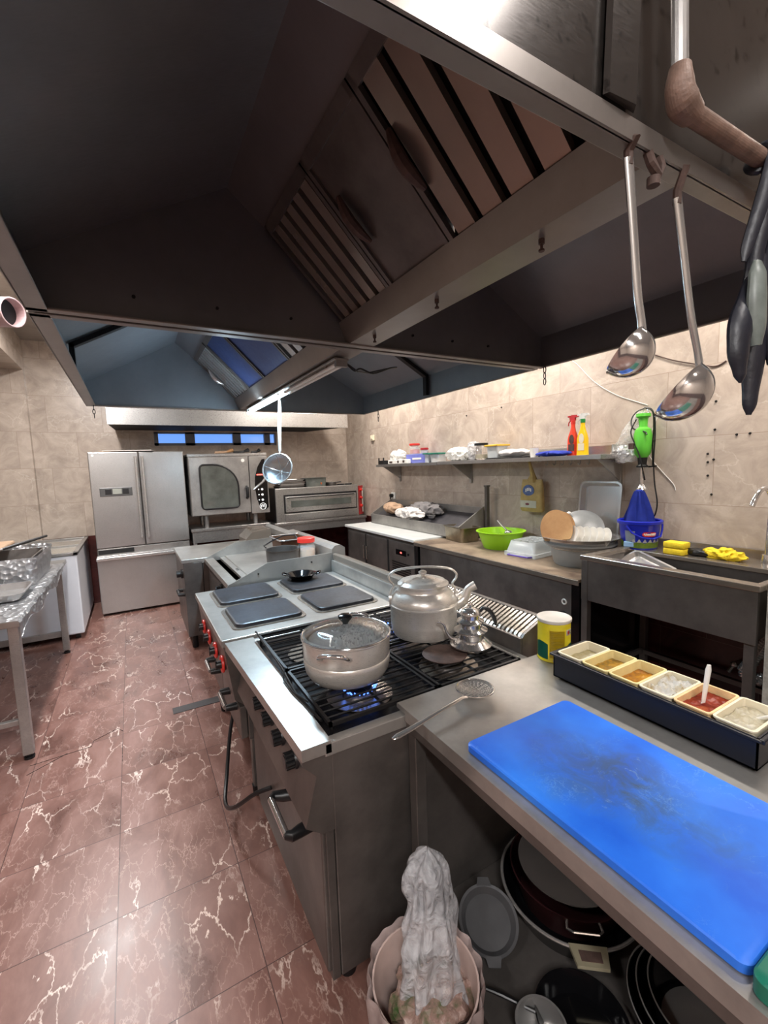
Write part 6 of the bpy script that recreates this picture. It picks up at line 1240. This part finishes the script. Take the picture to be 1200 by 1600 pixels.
def spat(b0, b1, nm, lab):
    b0, b1 = Vector(b0), Vector(b1); t = thing('plastic_spatula', lab, 'spatula', b0)
    part('grip', B().tube([b0.lerp(b1, 0.25), b0.lerp(b1, 0.45), b0.lerp(b1, 0.9), b1], [0.006, 0.0075, 0.0095, 0.006], 12, flat=0.55, up=(0.3, 1, 0)), 'whitep', t, True)
    part('blade', B().tube([b0, b0.lerp(b1, 0.12), b0.lerp(b1, 0.26)], [0.016, 0.015, 0.007], 12, flat=0.25, up=(0.3, 1, 0)), 'whitep', t, True)
spat((1.315, 0.575, 0.888), (1.335, 0.570, 1.028), '', 'upright white plastic spatula in the red tomato sauce')
spat((1.345, 0.492, 0.900), (1.365, 0.395, 0.965), '', 'slanted pale spatula with brown specks at the right frame edge')
# grey pipe-like dark shapes right of the holder are the holder end; nothing more here

# ================================================================ UNDER THE WORKTABLE
SH = 0.1355
def pan_round(c, r, h, mat, t, name='pan', tilt=None, flare=0.85):
    m = Matrix.Translation(c)
    if tilt is not None: m = m @ tilt
    return part(name, B().lathe([(0, 0), (r*flare, 0), (r*0.98, h*0.92), (r, h), (r*0.975, h), (r*(flare-0.02), 0.005), (0, 0.004)], (0, 0, 0), 56, m), mat, t, True)
t = thing('black_casserole', 'large black casserole with flat cast handle on the lower shelf', 'pan', (1.135, 0.86, SH))
pan_round((1.145, 0.865, SH), 0.215, 0.085, 'blackg', t, flare=0.8)
part('rim', B().tube(ring_pts((1.145, 0.865, SH+0.086), 0.213, 64), 0.005, 8, closed=True), 'satin', t, True)
d = Vector((-0.62, -0.78, 0)).normalized(); s = Vector((-d.y, d.x, 0)); c = Vector((1.145, 0.865, SH+0.084))
hp = lambda a, b_: c+d*a+s*b_
part('handle', B().prism([hp(0.205, -0.052), hp(0.262, -0.042), hp(0.262, 0.042), hp(0.205, 0.052)], (0, 0, 0.010)), plain('pale_worn_handle', srgb(176, 168, 142), 0.4, 0.5, 0.2), t)
part('handle_inset', B().prism([hp(0.222, -0.030)+Vector((0, 0, 0.0101)), hp(0.250, -0.028)+Vector((0, 0, 0.0101)), hp(0.250, 0.028)+Vector((0, 0, 0.0101)), hp(0.222, 0.030)+Vector((0, 0, 0.0101))], (0, 0, 0.0015)), 'rust', t)
d2 = -d
part('handle', B().prism([c+d2*0.205+s*0.05, c+d2*0.26+s*0.04, c+d2*0.26-s*0.04, c+d2*0.205-s*0.05], (0, 0, 0.010)), plain('pale_worn_handle_b', srgb(176, 168, 142), 0.4, 0.5, 0.2), t)
t = thing('dark_brown_pan', 'dark maroon pan with wire handle sitting inside the black casserole', 'pan', (1.165, 0.885, SH+0.02))
pan_round((1.165, 0.885, SH+0.012), 0.186, 0.10, plain('maroon_enamel', srgb(48, 24, 26), 0.3), t, flare=0.82)
c = Vector((1.165, 0.885, SH+0.075)); 
part('wire_handle', B().tube([c+d*0.172-s*0.045+Vector((0, 0, 0.030)), c+d*0.195-s*0.050+Vector((0, 0, 0.022)), c+d*0.212-s*0.035+Vector((0, 0, 0.03)), c+d*0.212+s*0.035+Vector((0, 0, 0.03)), c+d*0.195+s*0.050+Vector((0, 0, 0.022)), c+d*0.172+s*0.045+Vector((0, 0, 0.030))], 0.0038, 8), 'chrome', t, True)
solo('flat_lid', B().lathe([(0, 0.012), (0.10, 0.010), (0.155, 0.002), (0.158, 0.0), (0.158, 0.003), (0.10, 0.014), (0, 0.017)], (1.175, 0.895, SH+0.114), 56), 'satin', 'brushed silver lid lying on the dark maroon pan', 'lid', True)
t = thing('grey_serving_dish', 'round grey dish with two tab handles leaning on the lower shelf', 'dish', (0.84, 0.93, SH))
tl_ = Matrix.Rotation(R(22), 4, 'X') @ Matrix.Rotation(R(-12), 4, 'Y')
M['greyd'] = plain('scuffed_grey_metal', srgb(98, 98, 100), 0.4, 0.6, 0.15)
m = Matrix.Translation((0.845, 0.925, SH+0.055)) @ tl_
part('dish', B().lathe([(0, 0), (0.070, 0), (0.084, 0.016), (0.090, 0.018), (0.090, 0.021), (0.082, 0.020), (0.068, 0.004), (0, 0.003)], (0, 0, 0), 48, m), 'greyd', t, True)
for a in (R(60), R(240)): part('tab_handle', B().prism([(0.086*math.cos(a+da)+o*math.cos(a), 0.086*math.sin(a+da)+o*math.sin(a), 0.017) for da, o in ((-0.28, 0), (-0.2, 0.022), (0.2, 0.022), (0.28, 0))], (0, 0, 0.004), m), 'greyd', t)
t = thing('black_frying_pan', 'small black frying pan low at the bottom edge under the worktable', 'pan', (0.90, 0.62, SH))
pan_round((0.885, 0.625, SH), 0.115, 0.05, 'blackg', t, flare=0.8)
part('handle', B().tube([(0.80, 0.70, SH+0.042), (0.745, 0.765, SH+0.055), (0.715, 0.80, SH+0.058)], [0.010, 0.012, 0.010], 10, flat=0.5), 'black', t, True)
solo('sauce_pan', B().lathe([(0, 0), (0.052, 0), (0.058, 0.006), (0.060, 0.07), (0.063, 0.073), (0.058, 0.073), (0.054, 0.008), (0, 0.005)], (0.775, 0.66, SH), 36), 'satin', 'small shiny steel pot beside the black frying pan', 'pot', True)
for k, (r, lab) in enumerate(((0.175, 'outermost of the three nested black pans under the worktable'), (0.160, 'middle one of the three nested black pans under the worktable'), (0.140, 'innermost of the three nested black pans with silvery base'))):
    t = thing('nested_pan', lab, 'pan', (1.135, 0.46, SH+0.012*k), 0, 'nested black pans')
    pan_round((1.135+0.006*k, 0.46-0.004*k, SH+0.0065*k), r, 0.085+0.008*k, 'blackg', t, flare=0.84)
    part('rim', B().tube(ring_pts((1.135+0.006*k, 0.46-0.004*k, SH+0.0065*k+0.085+0.008*k), r*0.985, 56), 0.0022, 6, closed=True), 'satin', t, True)
    if k == 2: part('worn_base', B().lathe([(0, 0), (0.105, 0), (0.105, 0.001), (0, 0.001)], (1.147, 0.452, SH+0.0185), 40), 'satin', t, True)

# waste bin with clear bag
bc2 = (0.556, 0.845)
t = thing('waste_bin', 'pale round bin with liner pulled over its rim beside the range', 'bin', (bc2[0], bc2[1], 0))
part('bin', B().lathe([(0, 0), (0.105, 0), (0.110, 0.01), (0.138, 0.285), (0.133, 0.285), (0.105, 0.012), (0, 0.01)], (bc2[0], bc2[1], 0), 48), plain('rosy_white_plastic', srgb(200, 176, 168), 0.4), t, True)
def lin(u, v):
    a = u*2*PI; n = noise.noise(Vector((math.cos(a)*3, math.sin(a)*3, v*2)))*0.010+0.004*math.sin(a*17+v*3)
    if v < 0.5: z = 0.10+0.205*(v/0.5); r = 0.126+0.025*(z/0.3)+n
    else: k = (v-0.5)/0.5; z = 0.305-0.12*k+0.012*math.sin(PI*min(1, k*3)); r = 0.146-0.022*k+n*(1-k)
    return Vector((bc2[0]+r*math.cos(a), bc2[1]+r*math.sin(a), z))
part('liner', B().grid(lin, 120, 22, 0.001), 'liner', t, True)
part('refuse', B().blob((bc2[0]+0.02, bc2[1], 0.20), (0.10, 0.10, 0.05), 0.4, 14, 4, 5), blotch('green_pink_refuse', srgb(60, 84, 44), srgb(150, 120, 110), srgb(206, 186, 176), 12), t)
def bagf(u, v):
    a = u*2*PI; z = 0.17+v*0.355; cx = bc2[0]+0.030+0.055*v**1.3; cy = bc2[1]+0.0+0.10*v
    prof = (0.090-0.036*v)*(1.0 if v < 0.86 else max(0.03, 1-((v-0.86)/0.14)**2))
    r = prof*(1+0.16*math.sin(a*4+v*3)+0.10*math.sin(a*9-v*7)+0.35*noise.noise(Vector((math.cos(a)*2.2, math.sin(a)*2.2, v*5))))
    return Vector((cx+r*math.cos(a), cy+r*math.sin(a)*0.8, z+0.02*noise.noise(Vector((a, v*6, 4)))))
solo('plastic_bag', B().grid(bagf, 110, 44, 0), 'bag', 'tall crumpled milky plastic bag standing out of the waste bin', 'bag', True)
